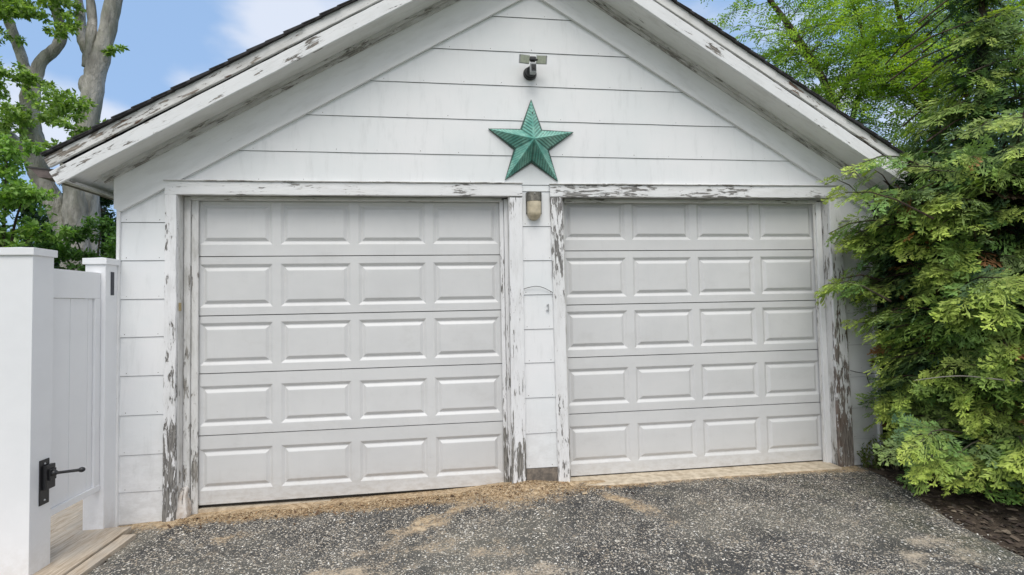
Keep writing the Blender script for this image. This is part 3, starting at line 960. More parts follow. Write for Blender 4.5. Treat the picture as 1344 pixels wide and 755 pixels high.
bmesh.ops.create_cone(bm, cap_ends=True, segments=18, radius1=.010, radius2=.009, depth=.006, matrix=Matrix.Translation((0, -.136, -.012)) @ Matrix.Rotation(PI/2, 4, 'X'))
bm_obj('camera_lens', bm, m_rubber, cam_b, fw)
bm = bmesh.new()
tube(bm, [(0, -.07, .0), (0, -.085, .035), (0, -.10, .072)], [.02, .018, .016], 10)
box(bm, (-.024, -.12, .055), (.024, -.085, .085), .008)
tube(bm, [(-.05, -.10, .068), (.05, -.10, .066)], .009, 8)
bm_obj('swivel_arm', bm, m_black, F, fw)
bm = bmesh.new(); box(bm, (-.022, -.10, .088), (.022, -.075, .097), .002); bm_obj('top_clip', bm, m_greyplastic, F, fw)
for sg, rz, ry in ((-1, .25, -.05), (1, -.35, .16)):
    Mh = fw @ Matrix.Translation((sg*.066, -.115, .062)) @ Matrix.Rotation(rz, 4, 'Z') @ Matrix.Rotation(ry, 4, 'Y') @ Matrix.Rotation(.35, 4, 'X')
    bm = bmesh.new(); box(bm, (-.042, 0, -.032), (.042, .024, .032), .004)
    hd = bm_obj('lamp_head', bm, m_greyplastic, F, Mh)
    bm = bmesh.new(); box(bm, (-.038, -.003, -.028), (.038, .001, .028), .001)
    bm_obj('lamp_lens', bm, m_glass_green, hd, Mh)

# ------------------------------------------------------------------ WALL LAMP
LMP = empty('wall_lamp', (2.541, WY-.0068, 2.275), 'bulkhead wall lamp with dark cap and beige lens between garage doors', 'wall lamp')
lw = wmat(LMP)
def lamp_shell(z0, z1, name, mat, parent, grow=0.0, ribs=False):
    bm = bmesh.new()
    rings = []
    NZ = 14; NA = 16
    for j in range(NZ+1):
        z = z0+(z1-z0)*j/NZ
        # half width shrinks towards the rounded bottom, dome to the front
        t = max(0, (-.055-z)/.058)
        hw = (.056+grow)*(math.sqrt(max(0, 1-t*t)) if t > 0 else 1) + (.004*(z/.11) if z > 0 else 0)
        dp = (.075+grow)*(math.sqrt(max(0, 1-t*t)) if t > 0 else 1)*(1 - .25*max(0, z/.11))
        hw = max(hw, .003); dp = max(dp, .003)
        ring = []
        for i in range(NA+1):
            a = PI*i/NA
            e = .6
            cx = math.copysign(abs(math.cos(a))**e, math.cos(a)); sy = abs(math.sin(a))**e
            rb = .0 if not ribs else (.0012 if i % 2 else 0)
            ring.append(bm.verts.new((cx*hw, -sy*(dp+rb), z)))
        rings.append(ring)
    for a, b in zip(rings, rings[1:]):
        for i in range(NA): bm.faces.new([a[i], a[i+1], b[i+1], b[i]])
    bm.faces.new(rings[0]); bm.faces.new(rings[-1][::-1])
    return bm_obj(name, bm, mat, parent, lw, smooth=False)
lamp_shell(-.112, .038, 'lens', m_lens, LMP, 0, True)
lamp_shell(.0381, .110, 'lamp_cap', m_lampcap, LMP, .004)
bm = bmesh.new(); box(bm, (-.064, -.010, -.060), (.064, .0, .112), .003); bm_obj('back_plate', bm, m_lampcap, LMP, lw)
bm = bmesh.new(); bmesh.ops.create_uvsphere(bm, u_segments=8, v_segments=6, radius=.005); bm_obj('screw', bm, m_greyplastic, LMP, lw @ Matrix.Translation((0, -.070, .095)))

# ------------------------------------------------------------------ WIRES
bm = bmesh.new()
pts, rr = smooth_path([(2.437, WY-.014, 1.61), (2.49, WY-.024, 1.625), (2.55, WY-.026, 1.632), (2.61, WY-.024, 1.617), (2.69, WY-.014, 1.575)], [.0022]*5, 6)
tube(bm, pts, .0022, 6)
tag(bm_obj('wire', bm, m_wire, None), 'thin dark wire bowed across the siding between the garage doors', 'wire')
bm = bmesh.new()
pts, rr = smooth_path([(5.28, WY-.03, .865), (5.36, WY-.03, .845), (5.46, WY-.03, .835), (5.60, WY-.05, .83)], [.003]*4, 6)
tube(bm, pts, .003, 6)
pts, rr = smooth_path([(5.43, WY-.03, .838), (5.445, WY-.035, .77), (5.46, WY-.035, .73)], [.003]*3, 5)
tube(bm, pts, .0035, 6)
tag(bm_obj('wire', bm, m_wire, None), 'loose dark cable stub hanging on the wall beside the hedge', 'wire')

# ------------------------------------------------------------------ VINYL GATE
FX = -.52
GT_L = 'white vinyl gate leaf with tongue and groove boards hung between two posts'
def post(name, x0, x1, y0, y1, ztop, label, zb=-.05):
    P = empty(name, ((x0+x1)/2, (y0+y1)/2, 0), label, 'fence post', 'white vinyl gate posts')
    bm = bmesh.new(); box(bm, (x0, y0, zb), (x1, y1, ztop-.045), .004); bm_obj('shaft', bm, m_vinyl, P)
    bm = bmesh.new(); o = .012
    box(bm, (x0-o, y0-o, ztop-.048), (x1+o, y1+o, ztop-.004), .004)
    # shallow pyramid
    cx, cy = (x0+x1)/2, (y0+y1)/2
    b = [bm.verts.new(v) for v in ((x0-o+.004, y0-o+.004, ztop-.006), (x1+o-.004, y0-o+.004, ztop-.006), (x1+o-.004, y1+o-.004, ztop-.006), (x0-o+.004, y1+o-.004, ztop-.006))]
    t = bm.verts.new((cx, cy, ztop+.008))
    for i in range(4): bm.faces.new([b[i], b[(i+1) % 4], t])
    bm_obj('post_cap', bm, m_vinyl, P)
    return P
P1 = post('gate_post', FX-.24, FX, -.862, -.708, 1.875, 'nearer white vinyl post with black latch, at the left edge')
P2 = post('gate_post', FX-.13, FX, -.252, -.122, 1.873, 'farther white vinyl post next to the garage wall')
# dark slot plate on the far post
bm = bmesh.new(); box(bm, (FX-.001, -.200, 1.61), (FX+.004, -.168, 1.775), .001)
bm_obj('hinge_plate', bm, m_hinge, P2)
GATE = empty('gate', (FX-.04, -.26, 0), GT_L, 'gate')
bm = bmesh.new()
y0, y1 = -.706, -.254
box(bm, (FX-.075, y0, 1.585), (FX-.030, y1, 1.765), .004)
bm_obj('top_rail', bm, m_vinyl, GATE)
bm = bmesh.new(); box(bm, (FX-.068, y0, .27), (FX-.022, y1, .31), .004)
bm_obj('bottom_rail', bm, m_vinyl, GATE)
bm = bmesh.new()
box(bm, (FX-.070, y1-.055, .31), (FX-.026, y1-.002, 1.584), .004)
box(bm, (FX-.070, y0+.002, .31), (FX-.026, y0+.03, 1.584), .004)
bm_obj('stile', bm, m_vinyl, GATE)
bm = bmesh.new()
yy = y0+.032; k = 0
while yy < y1-.06:
    e = min(yy+.158, y1-.057)
    box(bm, (FX-.062, yy+.0015, .311), (FX-.040, e-.0015, 1.583), .0025)
    box(bm, (FX-.058, e-.0016, .311), (FX-.046, e+.0016, 1.583))
    yy = e+.0001; k += 1
    if e >= y1-.058: break
bm_obj('board_panel', bm, m_vinyl, GATE)
# latch on the near post: back plate, catch body and lever
LT = P1
bm = bmesh.new()
box(bm, (FX-.001, -0.800, .375), (FX+.006, -0.730, .635), .004)
plate = bm_obj('latch', bm, m_black, LT)
bm = bmesh.new(); box(bm, (FX+.006, -0.785, .46), (FX+.028, -0.715, .60), .006); box(bm, (FX+.028, -0.770, .51), (FX+.040, -0.725, .575), .004)
bm_obj('latch_body', bm, m_black, plate)
bm = bmesh.new()
pts, rr = smooth_path([(FX+.03, -0.750, .548), (FX+.075, -0.750, .550), (FX+.17, -0.747, .556), (FX+.185, -0.747, .557)], [.013, .0085, .009, .009], 4)
tube(bm, pts, rr, 10)
bmesh.ops.create_uvsphere(bm, u_segments=14, v_segments=10, radius=.015, matrix=Matrix.Translation((FX+.190, -0.747, .558)) @ Matrix.Diagonal((1.25, 1, 1, 1)))
bmesh.ops.create_uvsphere(bm, u_segments=14, v_segments=10, radius=.018, matrix=Matrix.Translation((FX+.045, -0.750, .549)))
bm_obj('latch_lever', bm, m_black, plate, smooth=True)
for z in (.40, .61):
    bm = bmesh.new(); bmesh.ops.create_uvsphere(bm, u_segments=8, v_segments=6, radius=.006, matrix=Matrix.Translation((FX+.006, -0.765, z)))
    bm_obj('bolt', bm, m_greyplastic, plate)
# strap hinges on the near face, at its left side
for z in (.50, .22):
    bm = bmesh.new(); box(bm, (FX-.235, -.867, z-.02), (FX-.178, -.8615, z+.02), .002)
    bm_obj('hinge', bm, m_hinge, LT)

# timber laid along the drive under the gate
bm = bmesh.new()
def plank(x0, x1, y0, y1, z, t):
    n0 = len(bm.verts)
    box(bm, (x0, y0, z-t), (x1, y1, z), .006)
plank(-.345, -.262, -1.9, -.34, -.004, .10)
bm_t = bm_obj('timber', bm, m_plank, None)
tag(bm_t, 'narrow weathered timber edging along the left side of the drive', 'timber')
bm = bmesh.new(); plank(-1.7, -.352, -1.9, -.235, .008, .09); plank(-1.7, -.60, -.232, 2.6, .008, .09)
tag(bm_obj('timber', bm, m_plank, None), 'wide bare wood board lying under the white gate', 'timber')

# ------------------------------------------------------------------ LOOSE DEBRIS
def mesh_np(name, V, Fq, cols, mat, parent=None, n=4, world=None):
    """V (N,3), Fq (M,n) ints, cols per-face (M,3)"""
    me = bpy.data.meshes.new(name)
    me.vertices.add(len(V)); me.vertices.foreach_set('co', V.astype(np.float32).ravel())
    M = len(Fq)
    me.loops.add(M*n); me.loops.foreach_set('vertex_index', Fq.astype(np.int32).ravel())
    me.polygons.add(M); me.polygons.foreach_set('loop_start', np.arange(0, M*n, n, dtype=np.int32))
    me.polygons.foreach_set('loop_total', np.full(M, n, dtype=np.int32))
    me.update(calc_edges=True)
    if cols is not None:
        at = me.attributes.new('tint', 'FLOAT_COLOR', 'CORNER')
        c4 = np.ones((M, n, 4), np.float32); c4[:, :, :3] = cols[:, None, :]
        at.data.foreach_set('color', c4.ravel())
    return link(name, me, mat, parent, world)

T = NT('chips'); a = T.n('ShaderNodeAttribute'); a.attribute_name = 'tint'; T.bsdf(a.outputs['Color'], .9, spec=.2); m_chips = T.m

def chips(name, pts, size, pal, zf, label_kind='stuff', flat=.35, lift=.002):
    V = []; Fc = []; C_ = []
    for (x, y) in pts:
        s = size*random.uniform(.5, 1.5); l = s*random.uniform(1, 2.6)
        a = random.uniform(0, 2*PI); tz = random.uniform(-flat, flat)
        z = zf(x, y)+lift+random.uniform(0, s*.5)
        u = Vector((math.cos(a), math.sin(a), tz))*l/2; v = Vector((-math.sin(a), math.cos(a), random.uniform(-flat, flat)))*s/2
        h = Vector((0, 0, s*.35))
        c = Vector((x, y, z)); b = len(V)
        V += [c-u-v*random.uniform(.5, 1), c+u-v, c+u*random.uniform(.6, 1)+v, c-u+v, c+h-u*.3]
        col = random.choice(pal); k = random.uniform(.7, 1.25)
        for f in ((b, b+1, b+4), (b+1, b+2, b+4), (b+2, b+3, b+4), (b+3, b, b+4)):
            Fc.append(f); C_.append([min(1, q*k) for q in col])
    o = mesh_np(name, np.array([tuple(v) for v in V]), np.array(Fc), np.array(C_), m_chips, n=3)
    return o
tan = [(.50, .37, .22), (.40, .27, .15), (.60, .48, .32), (.30, .20, .11), (.16, .10, .06)]
pts = []
while len(pts) < 7000:
    x = random.uniform(-.1, 3.4); y = -.12-abs(random.gauss(0, .10 + .10*math.exp(-((x-2.45)/.4)**2)))
    if x > 2.77 and y > -.21: continue
    if sandness(x, y) > random.uniform(.1, .8): pts.append((x, y))
o = chips('wood_debris', pts, .0048, tan, gheight)
tag(o, 'tan rotted wood crumbs swept against the garage doors', 'debris', kind='stuff')
pts = []
while len(pts) < 130:
    x = random.uniform(-.2, 3.3); y = -.13-abs(random.gauss(0, .12))
    if not (x > 2.77 and y > -.21): pts.append((x, y))
o = chips('fallen_leaves', pts, .011, [(.20, .12, .07), (.34, .22, .12), (.11, .07, .045), (.46, .36, .24)], gheight, flat=.7, lift=.004)
tag(o, 'dry leaf and bark scraps lying along the foot of the doors', 'leaf litter', kind='stuff')
pts = []
while len(pts) < 5200:
    x = random.uniform(-.25, 5.3); y = random.uniform(-2.1, -.2)
    if x < drive_edge(y)-.03 and sandness(x, y) < .5: pts.append((x, y))
o = chips('gravel', pts, .0055, [(.62, .59, .53), (.75, .73, .69), (.45, .40, .33), (.28, .25, .22), (.12, .11, .10)], gheight, lift=0)
tag(o, 'loose pale grit scattered over the worn asphalt drive', 'gravel', kind='stuff')
pts = []
while len(pts) < 2400:
    y = random.uniform(-2.4, .8); x = drive_edge(y)+random.uniform(-.06, 1.4)
    if x > 5.6 or y < -.15: pts.append((x, y))
o = chips('leaf_litter', pts, .018, [(.08, .06, .05), (.13, .10, .075), (.06, .05, .04), (.20, .16, .12), (.04, .03, .025)], soil_z, lift=.004)
tag(o, 'brown leaf litter on the dark soil below the hedge', 'leaf litter', kind='stuff')

# ------------------------------------------------------------------ FOLIAGE
def rhombus_set(segs):
    """segs: list of (p0, p1, width, normal) -> V(4n,3)"""
    out = []
    for p0, p1, w, nrm in segs:
        d = p1-p0; s = np.cross(d, nrm); s /= (np.linalg.norm(s)+1e-9)
        m = p0+d*.5
        out += [p0, m+s*w/2, p1, m-s*w/2]
    return np.array(out)

def spray_proto(seed, L=.20, pairs=5):
    """flat fan-shaped cedar spray along +X, normal +Z, with blunt finger-like branchlets"""
    r = np.random.default_rng(seed)
    segs = []; shade = []
    nz = np.array([0, 0, 1.0])
    bend = r.uniform(-.5, .5); dr = r.uniform(.15, .5)
    def ax(t): return np.array([L*t, bend*L*t*t*.5, -dr*L*t*t])
    segs.append((ax(0), ax(.5), .006, nz)); shade.append(.45)
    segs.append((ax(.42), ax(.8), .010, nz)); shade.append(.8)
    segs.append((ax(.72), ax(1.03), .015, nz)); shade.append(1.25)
    for i in range(pairs):
        t = .12+.74*i/(pairs-1)
        for sd in (-1, 1):
            if r.random() < .07: continue
            tt = min(.95, t+r.uniform(-.05, .05))
            l = L*(.50*math.sin(PI*min(1, (tt*.78+.24)))**.8)*r.uniform(.7, 1.25)
            ang = sd*math.radians(r.uniform(30, 52)) + bend*tt
            p = ax(tt); d = np.array([math.cos(ang), math.sin(ang), -.18+r.uniform(-.2, .2)])
            nn = nz+np.array([r.uniform(-.5, .5), r.uniform(-.5, .5), 0])
            segs.append((p, p+d*l*.62, .010, nn)); shade.append(.60+.3*tt)
            segs.append((p+d*l*.45, p+d*l, .0145, nn)); shade.append(1.0+.35*tt)
            for f in (.28, .52, .74):
                for s2 in (-1, 1):
                    if r.random() < .12: continue
                    l2 = l*.50*(1.05-f*.55)*r.uniform(.7, 1.25)
                    a2 = ang+s2*math.radians(r.uniform(30, 52))
                    b = p+d*l*f
                    segs.append((b, b+np.array([math.cos(a2), math.sin(a2), -.15+r.uniform(-.2, .2)])*l2, .0125, nn)); shade.append(.75+.45*f+.25*tt)
    return rhombus_set(segs), np.array(shade)
PROTO = [spray_proto(100+i, .19+.012*(i % 4), 4+(i % 3)) for i in range(14)]

def frame_from(d, nrm):
    d = d/np.linalg.norm(d); n = nrm-d*np.dot(nrm, d); n /= np.linalg.norm(n)+1e-9
    s = np.cross(n, d)
    return np.stack([d, s, n], axis=1)   # columns

class Foliage:
    def __init__(self): self.V = []; self.C = []
    def spray(self, pos, d, nrm, scale, col, proto=None):
        P, sh = PROTO[proto if proto is not None else rng.integers(len(PROTO))]
        R = frame_from(d, nrm)
        self.V.append(P@R.T*scale+pos)
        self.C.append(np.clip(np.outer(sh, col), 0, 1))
    def build(self, name, mat, parent, n=4):
        V = np.concatenate(self.V); C_ = np.concatenate(self.C)
        F = np.arange(len(V)).reshape(-1, n)
        return mesh_np(name, V, F, C_, mat, parent, n)

def cedar(cx, cy, prof, nbr, name_label, seedv, reject=None, phis=(0, 2*PI), top=5.6, extra=(), thin=2.75):
    """prof: list of (z, radius of the branch ends)"""
    r = np.random.default_rng(seedv)
    root = empty('conifer', (cx, cy, .03), name_label, 'conifer')
    def R(z):
        for (a, b), (c_, d) in zip(prof, prof[1:]):
            if a <= z <= c_: return b+(d-b)*(z-a)/(c_-a)
        return .1
    FO = Foliage()
    bmt = bmesh.new()
    tp, tr = smooth_path([(cx, cy, -.05), (cx+.04, cy, 1.2), (cx-.03, cy+.03, 2.6), (cx, cy, top-.1)], [.13, .10, .06, .012], 6)
    tube(bmt, tp, tr, 10, .15)
    # a few bare inner stems, seen through the gaps
    for k in range(26):
        phi = r.uniform(*phis); z = r.uniform(.1, 2.2); o = np.array([math.cos(phi), math.sin(phi), 0]); rr = R(min(z+.3, top))*r.uniform(.6, .9)
        tube(bmt, [(cx, cy, z), tuple(np.array([cx, cy, z+.25])+o*rr*.5), tuple(np.array([cx, cy, z+.75])+o*rr)], [.022, .014, .006], 5, .1)
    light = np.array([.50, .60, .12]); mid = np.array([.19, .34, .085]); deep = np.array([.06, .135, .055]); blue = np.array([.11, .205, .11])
    brn = np.array([.42, .21, .09])
    jobs = []
    while len(jobs) < nbr:
        z = prof[0][0] + (prof[-1][0]-prof[0][0])*r.random()
        if r.random() > .25+.75*R(z)/1.3: continue
        if z > thin and r.random() < .68: continue
        jobs.append((z, r.uniform(*phis), R(z), r.random()**.55))
    jobs += [(z, p_, rad, 1.0) for (z, p_, rad) in extra]
    for (z, phi, rad, layer) in jobs:
        o = np.array([math.cos(phi), math.sin(phi), 0.0]); s = np.array([-o[1], o[0], 0]); up = np.array([0, 0, 1.0])
        lump = 1 + .34*n3(math.cos(phi)*2.4, math.sin(phi)*2.4, z*1.3+seedv, 1.1) + .16*n3(math.cos(phi)*5, math.sin(phi)*5, z*3.1+seedv, 1.0)
        rr = rad*lump*(.62+.38*layer)
        tip = np.array([cx, cy, z])+o*rr
        lean = r.normal()*.5                       # every bough points its own way
        bd = o*.95+s*lean+up*r.uniform(-.35, .45); bd /= np.linalg.norm(bd)
        L = r.uniform(.26, .55)*(1 if layer > .5 else 1.2)
        base = tip-bd*L
        if reject and reject(tip): continue
        m_ = base+bd*L*.5+up*.03
        tube(bmt, [tuple(base-bd*.22-up*.10), tuple(base), tuple(m_), tuple(tip)], [.009, .007, .005, .0025], 4, cap=False)
        # the plane of the fan: tips hang, face turned out and a bit up
        fan = up*r.uniform(.35, 1.1)+o*r.uniform(.3, 1.3)+s*r.normal()*.45
        sideways = np.cross(fan, bd); sideways /= np.linalg.norm(sideways)
        hue = r.random(); young = r.random()
        size = r.uniform(.75, 1.15)
        nsp = 8
        for k in range(nsp):
            f = k/(nsp-1); side = 1 if k % 2 else -1
            p = base+(tip-base)*f + up*.03*math.sin(f*PI)
            spread = .25+.95*(1-f)
            d = bd*.8+sideways*side*spread*r.uniform(.7, 1.2)-up*(.15+.45*f*r.random())
            if k == nsp-1: d = bd-up*.35+s*r.normal()*.15
            if reject and (reject(p) or reject(p+d/np.linalg.norm(d)*.2)): continue
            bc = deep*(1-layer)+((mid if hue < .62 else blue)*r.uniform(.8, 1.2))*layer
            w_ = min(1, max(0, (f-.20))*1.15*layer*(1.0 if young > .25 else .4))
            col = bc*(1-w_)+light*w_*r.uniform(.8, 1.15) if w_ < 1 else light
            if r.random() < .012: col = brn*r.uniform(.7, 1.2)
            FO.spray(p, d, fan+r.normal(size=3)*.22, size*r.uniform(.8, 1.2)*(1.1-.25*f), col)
    for i in range(int(nbr*1.6)):
        z = r.uniform(prof[0][0]+.05, min(thin, prof[-1][0])-.1); phi = r.uniform(*phis); rad = R(z)*r.uniform(.25, .62)
        o = np.array([math.cos(phi), math.sin(phi), 0]); p = np.array([cx, cy, z])+o*rad
        if reject and reject(p+o*.2): continue
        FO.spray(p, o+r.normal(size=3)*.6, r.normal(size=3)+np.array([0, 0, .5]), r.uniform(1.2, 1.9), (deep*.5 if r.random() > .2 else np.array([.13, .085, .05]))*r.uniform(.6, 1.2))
    bm_obj('trunk', bmt, m_bark_b, root, smooth=True)
    FO.build('crown', m_cedar, root)
    return root

def in_garage(p):
    return (p[0] < 5.60 and p[1] > -.16 and p[2] < 2.9) or (p[0] < 5.95 and p[1] > -.44 and 2.25 < p[2] < 4.5-.6*(p[0]-2.56)+.05)
prof1 = [(.16, .80), (.5, .96), (1.0, 1.02), (1.6, 1.04), (2.0, 1.10), (2.4, 1.20), (2.65, .92), (2.9, .56), (3.3, .32), (3.8, .18), (4.2, .05)]
ph = math.atan2(-3.58, -4.5)     # towards the viewer's side
extra = [(1.60, ph-.60, 1.50), (1.56, ph-.64, 1.44), (2.42, ph-.60, 1.40), (2.36, ph-.70, 1.38), (2.50, ph-.50, 1.42), (2.30, ph-.58, 1.36), (2.60, ph-.80, 1.32),
         (.42, ph+.12, 1.25), (.40, ph+.0, 1.28), (.36, ph+.2, 1.2), (.52, ph+.06, 1.3), (.34, ph-.1, 1.12), (.60, ph+.25, 1.3), (.28, ph-.34, 1.3), (.34, ph-.30, 1.38), (.42, ph-.38, 1.36), (.36, ph-.24, 1.3), (.25, ph-.2, 1.22), (.5, ph-.3, 1.35)]
cedar(6.36, -.48, prof1, 900, 'tall bushy arborvitae crowding the right corner of the garage', 3, in_garage, (ph-1.7, ph+1.7), 4.2, extra=extra, thin=2.55)
prof2 = [(.2, 1.0), (1.5, 1.25), (2.3, .9), (2.7, .5), (3.0, .15), (3.2, .05)]
cedar(8.2, 1.1, prof2, 420, 'darker arborvitae standing further back behind the corner one', 9, in_garage, (PI*.75, PI*1.75), 3.2)

# broad leaves
def leaves(FO, c, rad, n, size, cols, r, hollow=.3, asp=.5, droop=.3):
    c = np.array(c); rad = np.array(rad)
    k = 0
    while k < n:
        m = min(n-k, 4000); k += m
        d = r.normal(size=(m, 3)); d /= np.linalg.norm(d, axis=1)[:, None]
        rr = (hollow+(1-hollow)*r.random(m)**.6)[:, None]
        p = c+d*rr*rad
        ax = d*.5+r.normal(size=(m, 3))*.8+np.array([0, 0, -droop]); ax /= np.linalg.norm(ax, axis=1)[:, None]
        nn = r.normal(size=(m, 3))*.6+np.array([0, 0, 1.0])
        sd = np.cross(ax, nn); sd /= np.linalg.norm(sd, axis=1)[:, None]
        s = (size*r.uniform(.6, 1.3, m))[:, None]
        V = np.stack([p, p+ax*s*.45+sd*s*asp/2, p+ax*s, p+ax*s*.45-sd*s*asp/2], axis=1)
        FO.V.append(V.reshape(-1, 3))
        ci = np.array(cols)[r.integers(len(cols), size=m)]*r.uniform(.65, 1.25, m)[:, None]
        FO.C.append(np.clip(ci, 0, 1))

def leafy_clump(FO, c, R_, nsub, nleaf, size, cols, r, flat=.55):
    """irregular clump: many small leaf puffs strewn in an ellipsoid"""
    c = np.array(c)
    for i in range(nsub):
        d = r.normal(size=3); d /= np.linalg.norm(d); p = c+d*R_*r.random()**.5*np.array([1, 1, flat])
        rr = R_*r.uniform(.14, .32)
        leaves(FO, p, (rr, rr, rr*.5), nleaf, size, cols, r, 0.0)

# --- large grey tree at the left
tree = empty('tree', (-5.7, 7.2, 0), 'big smooth grey tree with forked trunks behind the white gate', 'tree')
bm = bmesh.new()
Yt = 7.0
def br(pts, rad, n=12, sub=5, wob=.22):
    P, R_ = smooth_path([(x, Yt+dy, z) for x, dy, z in pts], [q*(.68 if z_[2] > 4.4 else .64) for q, z_ in zip(rad, pts)], sub)
    tube(bm, P, R_, n, wob)
br([(-5.55, 0, -.2), (-5.60, 0, 1.6), (-5.58, 0, 2.9), (-5.60, 0, 3.9), (-5.75, 0, 4.6)], [.52, .43, .39, .34, .22], 18)
br([(-5.45, .15, 2.6), (-5.46, .1, 3.8), (-5.50, .05, 4.9), (-5.40, 0, 5.6), (-5.28, 0, 6.4), (-5.10, 0, 7.2), (-4.92, 0, 8.2), (-4.85, .1, 9.5)], [.30, .29, .27, .27, .27, .22, .20, .14], 14)
br([(-5.30, 0, 6.2), (-5.42, .05, 6.75), (-5.62, .1, 7.2), (-5.72, .2, 7.8), (-5.95, .3, 8.8)], [.20, .17, .13, .12, .07])
br([(-5.40, -.05, 6.5), (-5.32, -.1, 7.1), (-5.36, 0, 7.6), (-5.45, 0, 8.3), (-5.6, 0, 9.4)], [.14, .13, .12, .10, .05])
br([(-5.75, .1, 2.6), (-6.0, .05, 3.6), (-6.30, 0, 4.3), (-6.42, 0, 5.0), (-6.50, 0, 5.6), (-6.45, 0, 6.2), (-6.42, 0, 6.45)], [.26, .27, .27, .27, .24, .21, .17], 14)
br([(-6.44, 0, 6.1), (-6.30, 0, 6.6), (-6.05, .05, 6.95), (-6.0, .1, 7.3), (-6.10, .1, 7.7), (-6.35, .1, 8.6)], [.18, .15, .14, .14, .12, .07])
br([(-6.48, 0, 6.0), (-6.66, .05, 6.6), (-6.85, .1, 7.1), (-7.05, .1, 7.7), (-7.4, .1, 8.8)], [.17, .13, .13, .12, .06])
br([(-5.95, .3, 3.2), (-6.5, .35, 4.2), (-6.9, .4, 4.9), (-7.3, .4, 5.3), (-7.9, .4, 5.8)], [.20, .2, .18, .17, .12])
bmesh.ops.create_uvsphere(bm, u_segments=10, v_segments=8, radius=.13, matrix=Matrix.Translation((-5.44, Yt-.02, 6.15)) @ Matrix.Diagonal((1.1, 1, 1.7, 1)))
bm_obj('trunk', bm, m_bark_g, tree, smooth=True)
r = np.random.default_rng(21)
FO = Foliage()
lc = [(.28, .43, .11), (.36, .52, .15), (.18, .30, .075), (.44, .60, .20)]
dk = [(.04, .10, .02), (.06, .14, .03), (.03, .07, .02)]
for (x, dy, z, R_, ns, nl) in [(-6.6, -.4, 7.55, .55, 20, 55), (-5.9, -.3, 7.7, .45, 14, 45), (-5.55, -.5, 7.1, .40, 10, 40), (-6.9, -.3, 6.9, .4, 8, 40), (-6.3, -.5, 5.3, .45, 14, 45), (-6.9, -.2, 5.3, .5, 14, 45),
                             (-5.35, -.8, 5.35, .55, 22, 50), (-5.05, -.8, 5.05, .45, 14, 45), (-4.75, -.3, 6.75, .22, 5, 30), (-6.5, -.5, 4.9, .35, 8, 40), (-4.3, -.6, 5.0, .4, 9, 40), (-3.7, -.4, 4.8, .3, 6, 30), (-7.1, 0, 8.3, .9, 24, 60), (-6.0, 0, 8.9, 1.0, 30, 60), (-4.9, 0, 9.2, .9, 20, 60), (-6.6, -.5, 6.1, .45, 14, 40), (-6.1, -.5, 6.0, .3, 8, 40), (-7.1, -.4, 6.0, .5, 12, 40), (-6.2, -.5, 7.3, .35, 10, 40), (-7.2, -.5, 4.6, .6, 16, 50), (-5.2, -.8, 4.6, .35, 8, 40)]:
    leafy_clump(FO, (x, Yt+dy, z), R_, int(ns*1.1), int(nl*1.2), .092, lc, r)
FO.build('crown', m_leaf, tree)
# bright low maple in front of it
def shrub(name, label, cat, base, clumps, size, cols, seedv, trunk_r=.05, mat=None, group=None):
    rt = empty(name, (base[0], base[1], 0), label, cat, group)
    r_ = np.random.default_rng(seedv)
    fo = Foliage(); b = bmesh.new()
    tube(b, [(base[0], base[1], -.1), (base[0]+.03, base[1], base[2]*.5), (base[0], base[1], base[2])], [trunk_r, trunk_r*.8, trunk_r*.5], 8, .1)
    for (x, y, z, R_, ns, nl) in clumps:
        P, RR = smooth_path([(base[0], base[1], base[2]*.55), ((x+base[0])/2, (y+base[1])/2, (z+base[2]*.8)/2+.1), (x, y, z)], [trunk_r*.5, trunk_r*.35, .01], 5)
        tube(b, P, RR, 6, 0)
        leafy_clump(fo, (x, y, z), R_, ns, nl, size, cols, r_)
    bm_obj('trunk', b, m_bark_b, rt, smooth=True)
    fo.build('crown', mat or m_leaf, rt)
    return rt
shrub('small_tree', 'bright green young maple in front of the grey trunks at left', 'tree', (-4.87, 4.4, 2.6),
      [(-5.17, 4.3, 4.05, .35, 12, 60), (-4.67, 4.2, 3.9, .45, 18, 60), (-5.07, 4.2, 3.5, .55, 26, 70), (-4.42, 4.2, 3.25, .45, 20, 60), (-4.97, 4.2, 2.9, .6, 26, 70), (-4.22, 4.3, 2.75, .3, 10, 50), (-5.67, 4.3, 3.8, .6, 20, 60), (-5.67, 4.3, 2.9, .6, 20, 60), (-4.77, 4.2, 2.3, .6, 20, 60)],
      .085, [(.26, .44, .10), (.34, .54, .14), (.18, .32, .07), (.42, .60, .19)], 31)
shrub('shrub', 'leafy shrub seen between the grey trunk and the garage wall', 'shrub', (-4.20, 5.3, 2.05),
      [(-4.40, 5.2, 2.75, .35, 16, 50), (-4.00, 5.2, 2.95, .35, 14, 50), (-4.10, 5.1, 2.45, .5, 24, 60), (-3.70, 5.2, 2.65, .35, 14, 50), (-4.30, 5.2, 2.05, .5, 20, 60), (-4.70, 5.2, 2.55, .3, 10, 50)],
      .075, [(.11, .23, .05), (.17, .32, .07), (.08, .16, .04)], 33)
shrub('evergreen', 'dark evergreen behind the shrub left of the garage', 'tree', (-6.4, 9.0, 4.0),
      [(x-2.6, 9.0, z, .8, 34, 80) for x, z in ((-4.6, 1.5), (-3.6, 1.5), (-4.6, 2.5), (-3.7, 2.6), (-2.9, 2.0), (-3.4, 3.5), (-4.3, 3.6), (-3.9, 4.4), (-2.6, 3.0))],
      .09, [(.025, .06, .02), (.04, .085, .025), (.015, .04, .015)], 35, .12)
